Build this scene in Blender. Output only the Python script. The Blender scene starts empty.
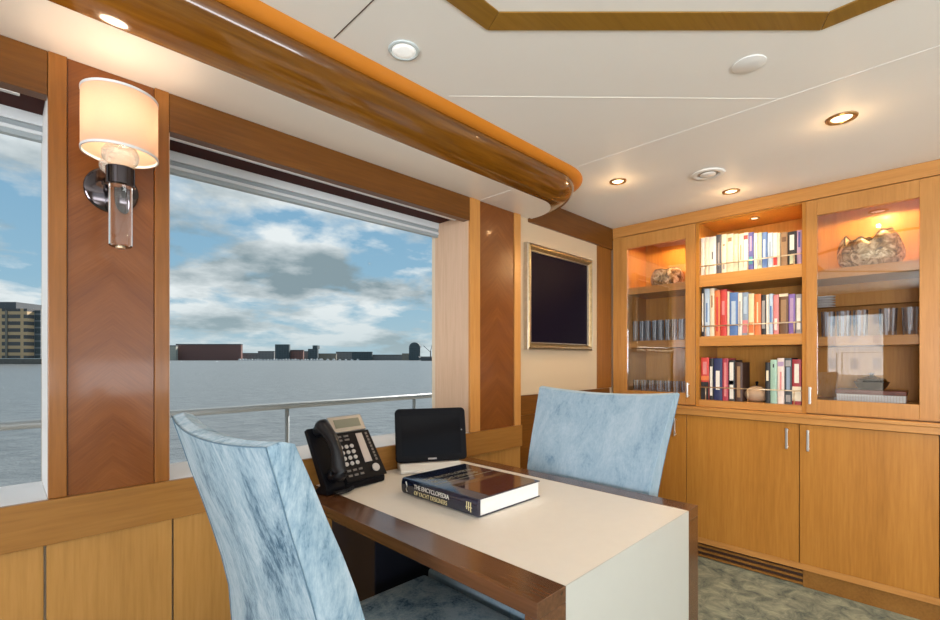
import bpy, bmesh, math, random
from mathutils import Vector, Matrix, Euler
random.seed(4)
PI = math.pi
S = bpy.context.scene
C = bpy.context.collection

# ------------------------------------------------------------------ camera
cd = bpy.data.cameras.new('camera')
cam = bpy.data.objects.new('camera', cd)
C.objects.link(cam)
cam.location = (0, 0, 1.2)
cam.rotation_euler = (PI / 2, 0, -PI / 4)
cd.sensor_width = 36
cd.lens = 467 / 940 * 36
cd.shift_y = 49 / 940
cd.clip_start = 0.02
cd.clip_end = 6000
S.camera = cam

# ------------------------------------------------------------------ view
S.view_settings.view_transform = 'Standard'
S.view_settings.look = 'None'
S.view_settings.exposure = 0.0
S.view_settings.gamma = 1
S.view_settings.use_curve_mapping = False

# ------------------------------------------------------------------ sky
W = bpy.data.worlds.new('sky')
S.world = W
W.use_nodes = True
wn, wl = W.node_tree.nodes, W.node_tree.links
wn.clear()
def N(ns, t, **k):
    n = ns.new(t)
    for a, v in k.items():
        if a == 'inp':
            for i, x in v.items():
                n.inputs[i].default_value = x
        else:
            setattr(n, a, v)
    return n
SKYP, SKYZ = 0.22, 12.6
tc = N(wn, 'ShaderNodeTexCoord')
sep = N(wn, 'ShaderNodeSeparateXYZ'); wl.new(tc.outputs['Generated'], sep.inputs[0])
zz = N(wn, 'ShaderNodeMath', operation='MAXIMUM', inp={1: 0.0}); wl.new(sep.outputs[2], zz.inputs[0])
zp = N(wn, 'ShaderNodeMath', operation='ADD', inp={1: SKYP}); wl.new(zz.outputs[0], zp.inputs[0])
def wdiv(o):
    d = N(wn, 'ShaderNodeMath', operation='DIVIDE'); wl.new(o, d.inputs[0]); wl.new(zp.outputs[0], d.inputs[1]); return d.outputs[0]
cmb = N(wn, 'ShaderNodeCombineXYZ', inp={2: SKYZ})
wl.new(wdiv(sep.outputs[0]), cmb.inputs[0]); wl.new(wdiv(sep.outputs[1]), cmb.inputs[1])
n1 = N(wn, 'ShaderNodeTexNoise', inp={'Scale': 2.0, 'Detail': 8.0, 'Roughness': 0.56, 'Distortion': 0.2}); wl.new(cmb.outputs[0], n1.inputs['Vector'])
r1 = N(wn, 'ShaderNodeValToRGB'); wl.new(n1.outputs['Fac'], r1.inputs[0])
r1.color_ramp.elements[0].position = 0.42; r1.color_ramp.elements[1].position = 0.54
n2 = N(wn, 'ShaderNodeTexNoise', inp={'Scale': 1.5, 'Detail': 6.0, 'Roughness': 0.55}); wl.new(cmb.outputs[0], n2.inputs['Vector'])
r2 = N(wn, 'ShaderNodeValToRGB'); wl.new(n2.outputs['Fac'], r2.inputs[0])
e = r2.color_ramp.elements
e[0].position = 0.42; e[0].color = (0.86, 0.92, 0.93, 1)
e[1].position = 0.60; e[1].color = (0.26, 0.35, 0.39, 1)
grad = N(wn, 'ShaderNodeValToRGB'); wl.new(sep.outputs[2], grad.inputs[0])
e = grad.color_ramp.elements
e[0].position = 0.0; e[0].color = (0.36, 0.58, 0.70, 1)
e[1].position = 0.5; e[1].color = (0.14, 0.35, 0.60, 1)
m1 = N(wn, 'ShaderNodeMixRGB'); wl.new(r1.outputs[0], m1.inputs[0]); wl.new(grad.outputs[0], m1.inputs[1]); wl.new(r2.outputs[0], m1.inputs[2])
# haze near the horizon
hz = N(wn, 'ShaderNodeMapRange', inp={1: 0.0, 2: 0.13, 3: 0.65, 4: 0.0}); wl.new(zz.outputs[0], hz.inputs[0])
m2 = N(wn, 'ShaderNodeMixRGB', inp={2: (0.47, 0.60, 0.64, 1)}); wl.new(hz.outputs[0], m2.inputs[0]); wl.new(m1.outputs[0], m2.inputs[1])
bg = N(wn, 'ShaderNodeBackground', inp={1: 0.95}); wl.new(m2.outputs[0], bg.inputs[0])
wo = N(wn, 'ShaderNodeOutputWorld'); wl.new(bg.outputs[0], wo.inputs[0])

# ------------------------------------------------------------------ sun, and added fill lamps outside the unseen windows behind the camera
def lamp(name, kind, loc, energy, color, **k):
    l = bpy.data.lights.new(name, kind)
    l.energy = energy; l.color = color
    tgt = k.pop('aim', None)
    for a, v in k.items(): setattr(l, a, v)
    o = bpy.data.objects.new(name, l); C.objects.link(o)
    o.location = loc
    if tgt is not None:
        o.rotation_euler = (Vector(tgt) - Vector(loc)).to_track_quat('-Z', 'Y').to_euler()
    return o
lamp('sun', 'SUN', (0, 0, 30), 9.0, (1.0, 0.95, 0.88), angle=0.05, aim=(-40, -14, 0))
lamp('ceiling_fill_starboard', 'AREA', (0.4, -2.95, 0.75), 170, (0.93, 0.97, 1.0), shape='RECTANGLE', size=4.4, size_y=1.0, aim=(0.6, -.8, 2.1))  # added lamp out of view, aimed up to brighten the ceiling
lamp('fill_starboard', 'AREA', (0.4, -2.95, 1.75), 18, (0.93, 0.97, 1.0), shape='RECTANGLE', size=4.4, size_y=1.1, aim=(0.6, 0, 1.55))  # added area lamp standing in for daylight from the unseen side
lamp('fill_aft', 'AREA', (-2.75, -0.95, 1.15), 190, (0.95, 0.97, 1.0), shape='RECTANGLE', size=1.7, size_y=1.3, aim=(0, -0.3, 1.55))  # added area lamp out of view, brightens cabinet fronts and chair backs

# ------------------------------------------------------------------ materials
def mat(name):
    m = bpy.data.materials.new(name); m.use_nodes = True
    return m, m.node_tree.nodes, m.node_tree.links, m.node_tree.nodes['Principled BSDF']
def plain(name, col, rough=0.5, metal=0.0, spec=0.5, coat=0.0, noise=0.0, nscale=20, bump=0.0, bscale=200, trans=0.0, ior=1.5, sheen=0.0, emit=None, es=0.0):
    m, ns, ls, b = mat(name)
    b.inputs['Base Color'].default_value = (*col, 1)
    b.inputs['Roughness'].default_value = rough
    b.inputs['Metallic'].default_value = metal
    b.inputs['Specular IOR Level'].default_value = spec
    b.inputs['Coat Weight'].default_value = coat
    b.inputs['Coat Roughness'].default_value = 0.06
    b.inputs['Transmission Weight'].default_value = trans
    b.inputs['IOR'].default_value = ior
    b.inputs['Sheen Weight'].default_value = sheen
    if emit:
        b.inputs['Emission Color'].default_value = (*emit, 1)
        b.inputs['Emission Strength'].default_value = es
    t = N(ns, 'ShaderNodeTexCoord')
    if noise:
        n = N(ns, 'ShaderNodeTexNoise', inp={'Scale': nscale, 'Detail': 4.0}); ls.new(t.outputs['Object'], n.inputs['Vector'])
        mx = N(ns, 'ShaderNodeMixRGB', inp={1: (*[c * (1 - noise) for c in col], 1), 2: (*[min(1, c * (1 + noise)) for c in col], 1)})
        ls.new(n.outputs['Fac'], mx.inputs[0]); ls.new(mx.outputs[0], b.inputs['Base Color'])
    if bump:
        n = N(ns, 'ShaderNodeTexNoise', inp={'Scale': bscale, 'Detail': 3.0}); ls.new(t.outputs['Object'], n.inputs['Vector'])
        bp = N(ns, 'ShaderNodeBump', inp={'Strength': bump, 'Distance': 0.002}); ls.new(n.outputs['Fac'], bp.inputs['Height']); ls.new(bp.outputs[0], b.inputs['Normal'])
    return m
def wood(name, c1, c2, c3, rough=0.3, coat=0.3, axis='z', scale=1.0, chevron=0.0, fine=90, rel=False, croughness=0.08):
    """satin veneer: long soft streaks along one axis plus fine pores; chevron mirrors a slanted grain about the centre line"""
    m, ns, ls, b = mat(name)
    t = N(ns, 'ShaderNodeTexCoord'); oi = N(ns, 'ShaderNodeObjectInfo')
    sp = N(ns, 'ShaderNodeSeparateXYZ'); ls.new(t.outputs['Object'], sp.inputs[0])
    cb = N(ns, 'ShaderNodeCombineXYZ')
    if chevron:
        ab = N(ns, 'ShaderNodeMath', operation='ABSOLUTE'); ls.new(sp.outputs[0], ab.inputs[0])
        ml = N(ns, 'ShaderNodeMath', operation='MULTIPLY', inp={1: chevron}); ls.new(ab.outputs[0], ml.inputs[0])
        ad = N(ns, 'ShaderNodeMath', operation='ADD'); ls.new(ml.outputs[0], ad.inputs[0]); ls.new(sp.outputs[2], ad.inputs[1])
        al = N(ns, 'ShaderNodeMath', operation='SUBTRACT'); ls.new(ab.outputs[0], al.inputs[0]); ls.new(sp.outputs[2], al.inputs[1])
        ls.new(ad.outputs[0], cb.inputs[0]); ls.new(sp.outputs[1], cb.inputs[1]); ls.new(al.outputs[0], cb.inputs[2])
        sc = (1.0, 1.0, 0.05)
    else:
        for i in range(3): ls.new(sp.outputs[i], cb.inputs[i])
        sc = {'x': (0.06, 1, 1), 'y': (1, 0.06, 1), 'z': (1, 1, 0.06)}[axis]
    rn = N(ns, 'ShaderNodeMath', operation='MULTIPLY', inp={1: 37.0}); ls.new(oi.outputs['Random'], rn.inputs[0])
    va = N(ns, 'ShaderNodeVectorMath', operation='MULTIPLY', inp={1: sc}); ls.new(cb.outputs[0], va.inputs[0])
    vb = N(ns, 'ShaderNodeVectorMath', operation='ADD'); ls.new(va.outputs[0], vb.inputs[0]); ls.new(rn.outputs[0], vb.inputs[1])
    na = N(ns, 'ShaderNodeTexNoise', inp={'Scale': 9.0 * scale, 'Detail': 3.0, 'Roughness': 0.5}); ls.new(vb.outputs[0], na.inputs['Vector'])
    nb = N(ns, 'ShaderNodeTexNoise', inp={'Scale': fine * scale, 'Detail': 4.0, 'Roughness': 0.6}); ls.new(vb.outputs[0], nb.inputs['Vector'])
    mxn = N(ns, 'ShaderNodeMath', operation='MULTIPLY_ADD', inp={1: 0.55, 2: 0.0}); ls.new(nb.outputs['Fac'], mxn.inputs[0])
    mm = N(ns, 'ShaderNodeMath', operation='MULTIPLY_ADD', inp={1: 0.45}); ls.new(na.outputs['Fac'], mm.inputs[0]); ls.new(mxn.outputs[0], mm.inputs[2])
    rp = N(ns, 'ShaderNodeValToRGB'); ls.new(mm.outputs[0], rp.inputs[0])
    e = rp.color_ramp.elements
    e[0].position = 0.30; e[0].color = (*c1, 1); e[1].position = 0.72; e[1].color = (*c3, 1)
    x = e.new(0.5); x.color = (*c2, 1)
    ls.new(rp.outputs[0], b.inputs['Base Color'])
    b.inputs['Roughness'].default_value = rough
    b.inputs['Specular IOR Level'].default_value = 0.28
    b.inputs['Coat Weight'].default_value = coat if coat > .5 else coat * .4
    b.inputs['Coat Roughness'].default_value = croughness
    return m
def glass_sheet(name, ior=1.5, tint=(1, 1, 1)):
    m, ns, ls, b = mat(name)
    ns.remove(b)
    out = [n for n in ns if n.type == 'OUTPUT_MATERIAL'][0]
    tr = N(ns, 'ShaderNodeBsdfTransparent', inp={0: (*tint, 1)})
    gl = N(ns, 'ShaderNodeBsdfGlossy', inp={1: 0.0, 0: (1, 1, 1, 1)})
    fr = N(ns, 'ShaderNodeFresnel', inp={0: ior})
    mx = N(ns, 'ShaderNodeMixShader'); ls.new(fr.outputs[0], mx.inputs[0]); ls.new(tr.outputs[0], mx.inputs[1]); ls.new(gl.outputs[0], mx.inputs[2])
    ls.new(mx.outputs[0], out.inputs[0])
    return m
def velvet(name, dark, mid, light, p0, p1, p2):
    m, ns, ls, b = mat(name)
    t = N(ns, 'ShaderNodeTexCoord')
    mp = N(ns, 'ShaderNodeVectorMath', operation='MULTIPLY', inp={1: (1.0, 1.0, 0.32)}); ls.new(t.outputs['Object'], mp.inputs[0])
    n = N(ns, 'ShaderNodeTexNoise', inp={'Scale': 11.0, 'Detail': 9.0, 'Roughness': 0.74, 'Distortion': 0.5}); ls.new(mp.outputs[0], n.inputs['Vector'])
    n2 = N(ns, 'ShaderNodeTexNoise', inp={'Scale': 130.0, 'Detail': 3.0, 'Roughness': 0.7}); ls.new(mp.outputs[0], n2.inputs['Vector'])
    a = N(ns, 'ShaderNodeMath', operation='MULTIPLY_ADD', inp={1: 0.22}); ls.new(n2.outputs['Fac'], a.inputs[0]); 
    s_ = N(ns, 'ShaderNodeMath', operation='MULTIPLY', inp={1: 0.78}); ls.new(n.outputs['Fac'], s_.inputs[0]); ls.new(s_.outputs[0], a.inputs[2])
    rp = N(ns, 'ShaderNodeValToRGB'); ls.new(a.outputs[0], rp.inputs[0])
    e = rp.color_ramp.elements
    e[0].position = p0; e[0].color = (*dark, 1)
    e[1].position = p2; e[1].color = (*light, 1)
    x = e.new(p1); x.color = (*mid, 1)
    ls.new(rp.outputs[0], b.inputs['Base Color'])
    b.inputs['Roughness'].default_value = 0.85
    b.inputs['Specular IOR Level'].default_value = 0.2
    b.inputs['Sheen Weight'].default_value = 0.45
    b.inputs['Sheen Roughness'].default_value = 0.35
    b.inputs['Sheen Tint'].default_value = (0.72, 0.88, 1.0, 1)
    bp = N(ns, 'ShaderNodeBump', inp={'Strength': 0.35, 'Distance': 0.002}); ls.new(n2.outputs['Fac'], bp.inputs['Height']); ls.new(bp.outputs[0], b.inputs['Normal'])
    return m
def carpet(name):
    m, ns, ls, b = mat(name)
    t = N(ns, 'ShaderNodeTexCoord')
    n = N(ns, 'ShaderNodeTexNoise', inp={'Scale': 11.0, 'Detail': 8.0, 'Roughness': 0.72, 'Distortion': 0.6}); ls.new(t.outputs['Object'], n.inputs['Vector'])
    rp = N(ns, 'ShaderNodeValToRGB'); ls.new(n.outputs['Fac'], rp.inputs[0])
    e = rp.color_ramp.elements
    e[0].position = 0.34; e[0].color = (0.075, 0.10, 0.10, 1)
    e[1].position = 0.68; e[1].color = (0.44, 0.46, 0.34, 1)
    x = e.new(0.5); x.color = (0.235, 0.265, 0.21, 1)
    ls.new(rp.outputs[0], b.inputs['Base Color'])
    b.inputs['Roughness'].default_value = 0.95
    n2 = N(ns, 'ShaderNodeTexNoise', inp={'Scale': 260.0, 'Detail': 2.0}); ls.new(t.outputs['Object'], n2.inputs['Vector'])
    bp = N(ns, 'ShaderNodeBump', inp={'Strength': 0.6, 'Distance': 0.004}); ls.new(n2.outputs['Fac'], bp.inputs['Height']); ls.new(bp.outputs[0], b.inputs['Normal'])
    return m
def water_mat(name):
    m, ns, ls, b = mat(name)
    t = N(ns, 'ShaderNodeTexCoord')
    mp = N(ns, 'ShaderNodeVectorMath', operation='MULTIPLY', inp={1: (1.0, 1.0, 1.0)}); ls.new(t.outputs['Object'], mp.inputs[0])
    n = N(ns, 'ShaderNodeTexNoise', inp={'Scale': 0.9, 'Detail': 6.0, 'Roughness': 0.65}); ls.new(mp.outputs[0], n.inputs['Vector'])
    bp = N(ns, 'ShaderNodeBump', inp={'Strength': 0.55, 'Distance': 0.35}); ls.new(n.outputs['Fac'], bp.inputs['Height']); ls.new(bp.outputs[0], b.inputs['Normal'])
    rp = N(ns, 'ShaderNodeValToRGB'); ls.new(n.outputs['Fac'], rp.inputs[0])
    e = rp.color_ramp.elements
    e[0].position = 0.3; e[0].color = (0.085, 0.095, 0.10, 1); e[1].position = 0.7; e[1].color = (0.15, 0.165, 0.17, 1)
    ls.new(rp.outputs[0], b.inputs['Base Color'])
    b.inputs['Roughness'].default_value = 0.3
    b.inputs['IOR'].default_value = 1.33
    return m
def facade(name, wall, glassc, w=6.0, h=4.0, frame=0.9):
    """rows of windows in a wall, a brick pattern kept in the material"""
    m, ns, ls, b = mat(name)
    t = N(ns, 'ShaderNodeTexCoord')
    sp = N(ns, 'ShaderNodeSeparateXYZ'); ls.new(t.outputs['Object'], sp.inputs[0])
    ad = N(ns, 'ShaderNodeMath', operation='ADD'); ls.new(sp.outputs[0], ad.inputs[0]); ls.new(sp.outputs[1], ad.inputs[1])
    cb = N(ns, 'ShaderNodeCombineXYZ'); ls.new(ad.outputs[0], cb.inputs[0]); ls.new(sp.outputs[2], cb.inputs[1])
    br = N(ns, 'ShaderNodeTexBrick', offset=0.0, inp={'Scale': 1.0, 'Mortar Size': frame, 'Mortar Smooth': 0.0, 'Brick Width': w, 'Row Height': h, 'Color1': (*glassc, 1), 'Color2': (*[c * 1.3 for c in glassc], 1), 'Mortar': (*wall, 1)})
    ls.new(cb.outputs[0], br.inputs['Vector']); ls.new(br.outputs[0], b.inputs['Base Color'])
    b.inputs['Roughness'].default_value = 0.8
    return m

# wood tones (linear)
M = {}
M['cherry'] = wood('cherry_veneer', (0.16, 0.052, 0.007), (0.215, 0.076, 0.011), (0.28, 0.105, 0.018), 0.32, 0.35, 'z')
M['cherry_h_shaded'] = wood('cherry_veneer_horizontal_shaded', (0.085, 0.028, 0.003), (0.125, 0.043, 0.005), (0.17, 0.063, 0.009), 0.3, 0.35, 'x')  # horizontal grain, darkened to hold the soffit's shadow on the headers
M['cherry_y'] = wood('cherry_veneer_shelf', (0.42, 0.18, 0.045), (0.52, 0.24, 0.065), (0.60, 0.30, 0.085), 0.32, 0.3, 'y')
M['interior'] = wood('cabinet_interior_veneer', (.42, .17, .025), (.52, .23, .038), (.60, .29, .055), 0.4, 0.1, 'z')
M['panel_wood'] = wood('wall_panel_veneer', (0.3, 0.145, 0.035), (0.39, 0.195, 0.05), (0.46, 0.235, 0.068), 0.34, 0.25, 'z')
M['ledge_wood'] = wood('ledge_veneer', (.20, .085, .018), (.27, .12, .026), (.33, .155, .038), 0.3, 0.35, 'x')
M['cabinet'] = wood('cabinet_veneer', (0.36, 0.145, 0.022), (0.45, 0.19, 0.032), (0.53, 0.24, 0.045), 0.34, 0.25, 'z')
M['frame'] = wood('frame_veneer', (0.4, 0.175, 0.042), (0.49, 0.225, 0.058), (0.56, 0.275, 0.08), 0.34, 0.25, 'z')
M['jamb'] = wood('jamb_veneer', (0.52, 0.34, 0.22), (0.6, 0.41, 0.28), (0.66, 0.46, 0.33), 0.28, 0.5, 'z')
M['chevron'] = wood('chevron_veneer', (0.12, 0.034, 0.006), (0.165, 0.05, 0.009), (0.22, 0.074, 0.016), 0.28, 0.45, chevron=0.9, scale=1.6, fine=120)
M['varnish'] = wood('varnished_moulding', (0.085, 0.028, 0.002), (0.16, 0.058, 0.004), (0.27, 0.11, 0.01), 0.16, 1.0, 'x', scale=0.8, croughness=0.02)
M['octagon'] = wood('octagon_trim_wood', (0.21, 0.105, 0.014), (0.28, 0.145, 0.021), (0.34, 0.18, 0.03), 0.35, 0.3, 'x')
M['lit_orange_cove'] = plain('lit_cove_wood', (0.66, 0.23, 0.022), 0.35, coat=0.2)  # downlight glow on the strip is put into this orange base colour
M['desk_wood'] = wood('desk_walnut', (0.065, 0.026, 0.01), (0.105, 0.043, 0.017), (0.16, 0.068, 0.028), 0.24, 0.6, 'y', croughness=0.12)
M['leather'] = plain('cream_leather', (0.76, 0.715, 0.65), 0.42, noise=0.03, nscale=30, bump=0.12, bscale=500)
M['lacquer'] = plain('cream_lacquer', (0.52, 0.52, 0.475), 0.35, noise=0.02)
M['ceiling'] = plain('ceiling_panel', (0.87, 0.85, 0.805), 0.55, noise=0.015, nscale=8)
M['seam'] = plain('ceiling_seam', (0.86, 0.84, 0.79), 0.6)
M['soffit'] = plain('soffit_panel', (0.84, 0.79, 0.72), 0.3, coat=0.3)
M['cream_wall'] = plain('cream_wall_fabric', (0.53, 0.41, 0.275), 0.7, bump=0.2, bscale=400)
M['wallpaint'] = plain('cabin_wall', (0.62, 0.52, 0.40), 0.6)
M['velvet'] = velvet('blue_velvet', (.022, .075, .13), (.20, .30, .375), (.36, .45, .51), .39, .475, .58)
M['velvet_pale'] = velvet('pale_blue_velvet', (.10, .20, .30), (.26, .37, .46), (.37, .47, .55), .32, .44, .62)
M['piping'] = plain('velvet_piping', (.10, .18, .25), .8)
M['carpet'] = carpet('mottled_carpet')
M['glass'] = glass_sheet('window_glass', 1.03)
M['door_glass'] = glass_sheet('door_glass', 1.85)
M['crystal'] = plain('crystal', (1, 1, 1), 0.02, trans=1.0, ior=1.45)
def tumbler_mat():
    m, ns, ls, b = mat('tumbler_glass')
    ns.remove(b); out = [n for n in ns if n.type == 'OUTPUT_MATERIAL'][0]
    tr = N(ns, 'ShaderNodeBsdfTransparent', inp={0: (.97, .98, 1, 1)}); gl = N(ns, 'ShaderNodeBsdfGlossy', inp={1: 0.15}); df = N(ns, 'ShaderNodeBsdfDiffuse', inp={0: (.85, .87, .9, 1)})
    t = N(ns, 'ShaderNodeTexCoord'); sp = N(ns, 'ShaderNodeSeparateXYZ'); ls.new(t.outputs['Object'], sp.inputs[0])
    at = N(ns, 'ShaderNodeMath', operation='ARCTAN2'); ls.new(sp.outputs[1], at.inputs[0]); ls.new(sp.outputs[0], at.inputs[1])
    m9 = N(ns, 'ShaderNodeMath', operation='MULTIPLY', inp={1: 7.0}); ls.new(at.outputs[0], m9.inputs[0])
    si = N(ns, 'ShaderNodeMath', operation='SINE'); ls.new(m9.outputs[0], si.inputs[0])
    mr = N(ns, 'ShaderNodeMapRange', inp={1: .1, 2: 1.0, 3: .06, 4: .42}); ls.new(si.outputs[0], mr.inputs[0])  # painted white streaks round the wall imitate glints in cut glass
    fr = N(ns, 'ShaderNodeFresnel', inp={0: 1.25}); a = N(ns, 'ShaderNodeMixShader', inp={0: .16}); b2 = N(ns, 'ShaderNodeMixShader')
    ls.new(mr.outputs[0], a.inputs[0]); ls.new(tr.outputs[0], a.inputs[1]); ls.new(df.outputs[0], a.inputs[2]); ls.new(fr.outputs[0], b2.inputs[0]); ls.new(a.outputs[0], b2.inputs[1]); ls.new(gl.outputs[0], b2.inputs[2]); ls.new(b2.outputs[0], out.inputs[0])
    return m
M['tumbler'] = tumbler_mat()
M['crackle'] = plain('crackled_crystal', (1, 0.96, 0.88), 0.12, trans=0.75, ior=1.5, bump=1.0, bscale=120)
M['chrome'] = plain('chrome', (0.78, 0.76, 0.74), 0.3, metal=1.0)
M['dark_chrome'] = plain('dark_chrome', (0.08, 0.07, 0.075), 0.12, metal=1.0)
M['steel'] = plain('rail_steel', (0.30, 0.33, 0.34), 0.5, metal=0.2)
M['brass'] = plain('brass_rail', (0.78, 0.62, 0.42), 0.3, metal=0.8)
M['black'] = plain('black_plastic', (0.006, 0.006, 0.008), 0.42, spec=0.07)
M['black_soft'] = plain('handset_plastic', (0.008, 0.009, 0.013), 0.30, spec=0.4)
M['screen'] = plain('black_screen', (0.004, 0.004, 0.006), 0.10, spec=0.08)
M['tv_screen'] = plain('dark_picture', (0.005, 0.003, 0.009), 0.5, spec=0.04, noise=0.3, nscale=3)
M['navy'] = plain('navy_panel_and_shade', (0.006, 0.007, 0.018), 0.5)  # desk inner panel, and the shade colour of the block below the desk
M['gold_frame'] = plain('antique_gold', (0.30, 0.21, 0.10), 0.35, metal=0.75, noise=0.45, nscale=60, bump=0.7, bscale=90)
M['gold_edge'] = plain('silver_gilt_edge', (0.55, 0.48, 0.38), 0.3, metal=0.8, noise=0.3, nscale=40)
M['white'] = plain('white_plastic', (0.80, 0.80, 0.78), 0.4)
M['white_frame'] = plain('window_frame_white', (0.62, 0.65, 0.67), 0.4)
M['grey_frame'] = plain('window_frame_grey', (0.30, 0.34, 0.36), 0.35)
M['rail_alu'] = plain('blind_rail', (0.60, 0.58, 0.57), 0.35, metal=0.3)
M['dark_slot'] = plain('slot_red_brown', (0.04, 0.007, 0.004), 0.6, spec=0.1)
M['deck'] = plain('deck_teak', (0.45, 0.38, 0.30), 0.7)
M['gel'] = plain('white_gelcoat', (0.80, 0.80, 0.80), 0.4)
def shade_mat():
    m, ns, ls, b = mat('lamp_shade_fabric')
    ns.remove(b); out = [n for n in ns if n.type == 'OUTPUT_MATERIAL'][0]
    t = N(ns, 'ShaderNodeTexCoord'); wv = N(ns, 'ShaderNodeTexNoise', inp={'Scale': 300.0}); ls.new(t.outputs['Object'], wv.inputs['Vector'])
    mx = N(ns, 'ShaderNodeMixRGB', inp={1: (.74, .60, .50, 1), 2: (.80, .66, .56, 1)}); ls.new(wv.outputs['Fac'], mx.inputs[0])
    df = N(ns, 'ShaderNodeBsdfDiffuse', inp={0: (.55, .45, .35, 1)}); tl = N(ns, 'ShaderNodeBsdfTranslucent'); ls.new(mx.outputs[0], tl.inputs[0])
    a = N(ns, 'ShaderNodeMixShader', inp={0: .55}); ls.new(df.outputs[0], a.inputs[1]); ls.new(tl.outputs[0], a.inputs[2]); ls.new(a.outputs[0], out.inputs[0])
    return m
M['shade'] = shade_mat()
M['bulb'] = plain('bulb', (1, 0.9, 0.7), 0.5, emit=(1.0, 0.78, 0.5), es=6.0)
M['lens_warm'] = plain('downlight_lens', (1, 0.95, 0.85), 0.4, emit=(1.0, 0.86, 0.62), es=2.2)
M['lens_cool'] = plain('frosted_lens', (0.9, 0.93, 0.95), 0.25, emit=(0.95, 0.93, 0.85), es=0.35)
M['bezel'] = plain('gold_bezel', (0.42, 0.27, 0.12), 0.3, metal=0.9)
M['bezel_glass'] = plain('glass_bezel', (0.60, 0.68, 0.70), 0.12, spec=0.8)
M['speaker'] = plain('speaker_grille', (0.82, 0.80, 0.76), 0.5)
M['grille_dark'] = plain('vent_gap', (0.42, 0.38, 0.33), 0.6)
M['paper'] = plain('page_block', (0.80, 0.79, 0.76), 0.7, noise=0.05, nscale=90)
M['lcd'] = plain('phone_lcd', (0.16, 0.17, 0.13), 0.25)
M['phone_silver'] = plain('phone_silver', (0.34, 0.32, 0.29), 0.35, metal=0.4)
M['strip'] = plain('paper_strip', (0.42, 0.37, 0.35), 0.4)
M['key'] = plain('phone_key', (0.42, 0.40, 0.40), 0.4)
M['key_dark'] = plain('phone_dark_key', (0.12, 0.11, 0.11), 0.4)
M['gold_text'] = plain('gold_lettering', (0.72, 0.62, 0.34), 0.4)
M['cover_gold'] = plain('cover_gold_lettering', (0.26, 0.22, 0.12), 0.3)
M['white_text'] = plain('white_lettering', (0.80, 0.78, 0.72), 0.5)
M['book_navy'] = plain('book_jacket_navy', (0.007, 0.012, 0.035), 0.12, coat=0.6)
M['book_maroon'] = plain('book_picture_maroon', (0.026, 0.007, 0.018), 0.12, coat=0.6)
M['book_band'] = plain('book_band', (0.12, 0.07, 0.04), 0.2, coat=0.5)
def gilt_mat():
    m, ns, ls, b = mat('mottled_gilt')
    t = N(ns, 'ShaderNodeTexCoord')
    n = N(ns, 'ShaderNodeTexNoise', inp={'Scale': 24.0, 'Detail': 6.0, 'Roughness': .65, 'Distortion': 1.2}); ls.new(t.outputs['Object'], n.inputs['Vector'])
    rp = N(ns, 'ShaderNodeValToRGB'); ls.new(n.outputs['Fac'], rp.inputs[0]); e = rp.color_ramp.elements
    e[0].position = .38; e[0].color = (.06, .035, .012, 1); e[1].position = .60; e[1].color = (.78, .68, .46, 1); x = e.new(.48); x.color = (.36, .24, .09, 1)
    ls.new(rp.outputs[0], b.inputs['Base Color']); b.inputs['Metallic'].default_value = .25; b.inputs['Roughness'].default_value = .38
    bp = N(ns, 'ShaderNodeBump', inp={'Strength': .6, 'Distance': .004}); ls.new(n.outputs['Fac'], bp.inputs['Height']); ls.new(bp.outputs[0], b.inputs['Normal'])
    return m
M['bronze'] = gilt_mat()
M['bronze_dark'] = plain('dark_bronze_rim', (0.06, 0.04, 0.02), 0.45, metal=0.5)
M['pot'] = plain('beige_pottery', (0.50, 0.34, 0.22), 0.6, noise=0.12)
M['plate'] = plain('white_china', (0.8, 0.8, 0.8), 0.2)
M['maroon'] = plain('maroon_lid', (0.16, 0.03, 0.02), 0.4)
M['ribbed'] = plain('ivory_ribs', (0.72, 0.68, 0.62), 0.5)
M['water'] = water_mat('harbour_water')
M['land'] = plain('far_shore', (0.09, 0.11, 0.10), 0.9, noise=0.4, nscale=0.03)
M['dark_kick'] = plain('vent_slot_dark', (0.05, 0.018, 0.006), 0.6)

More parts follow.
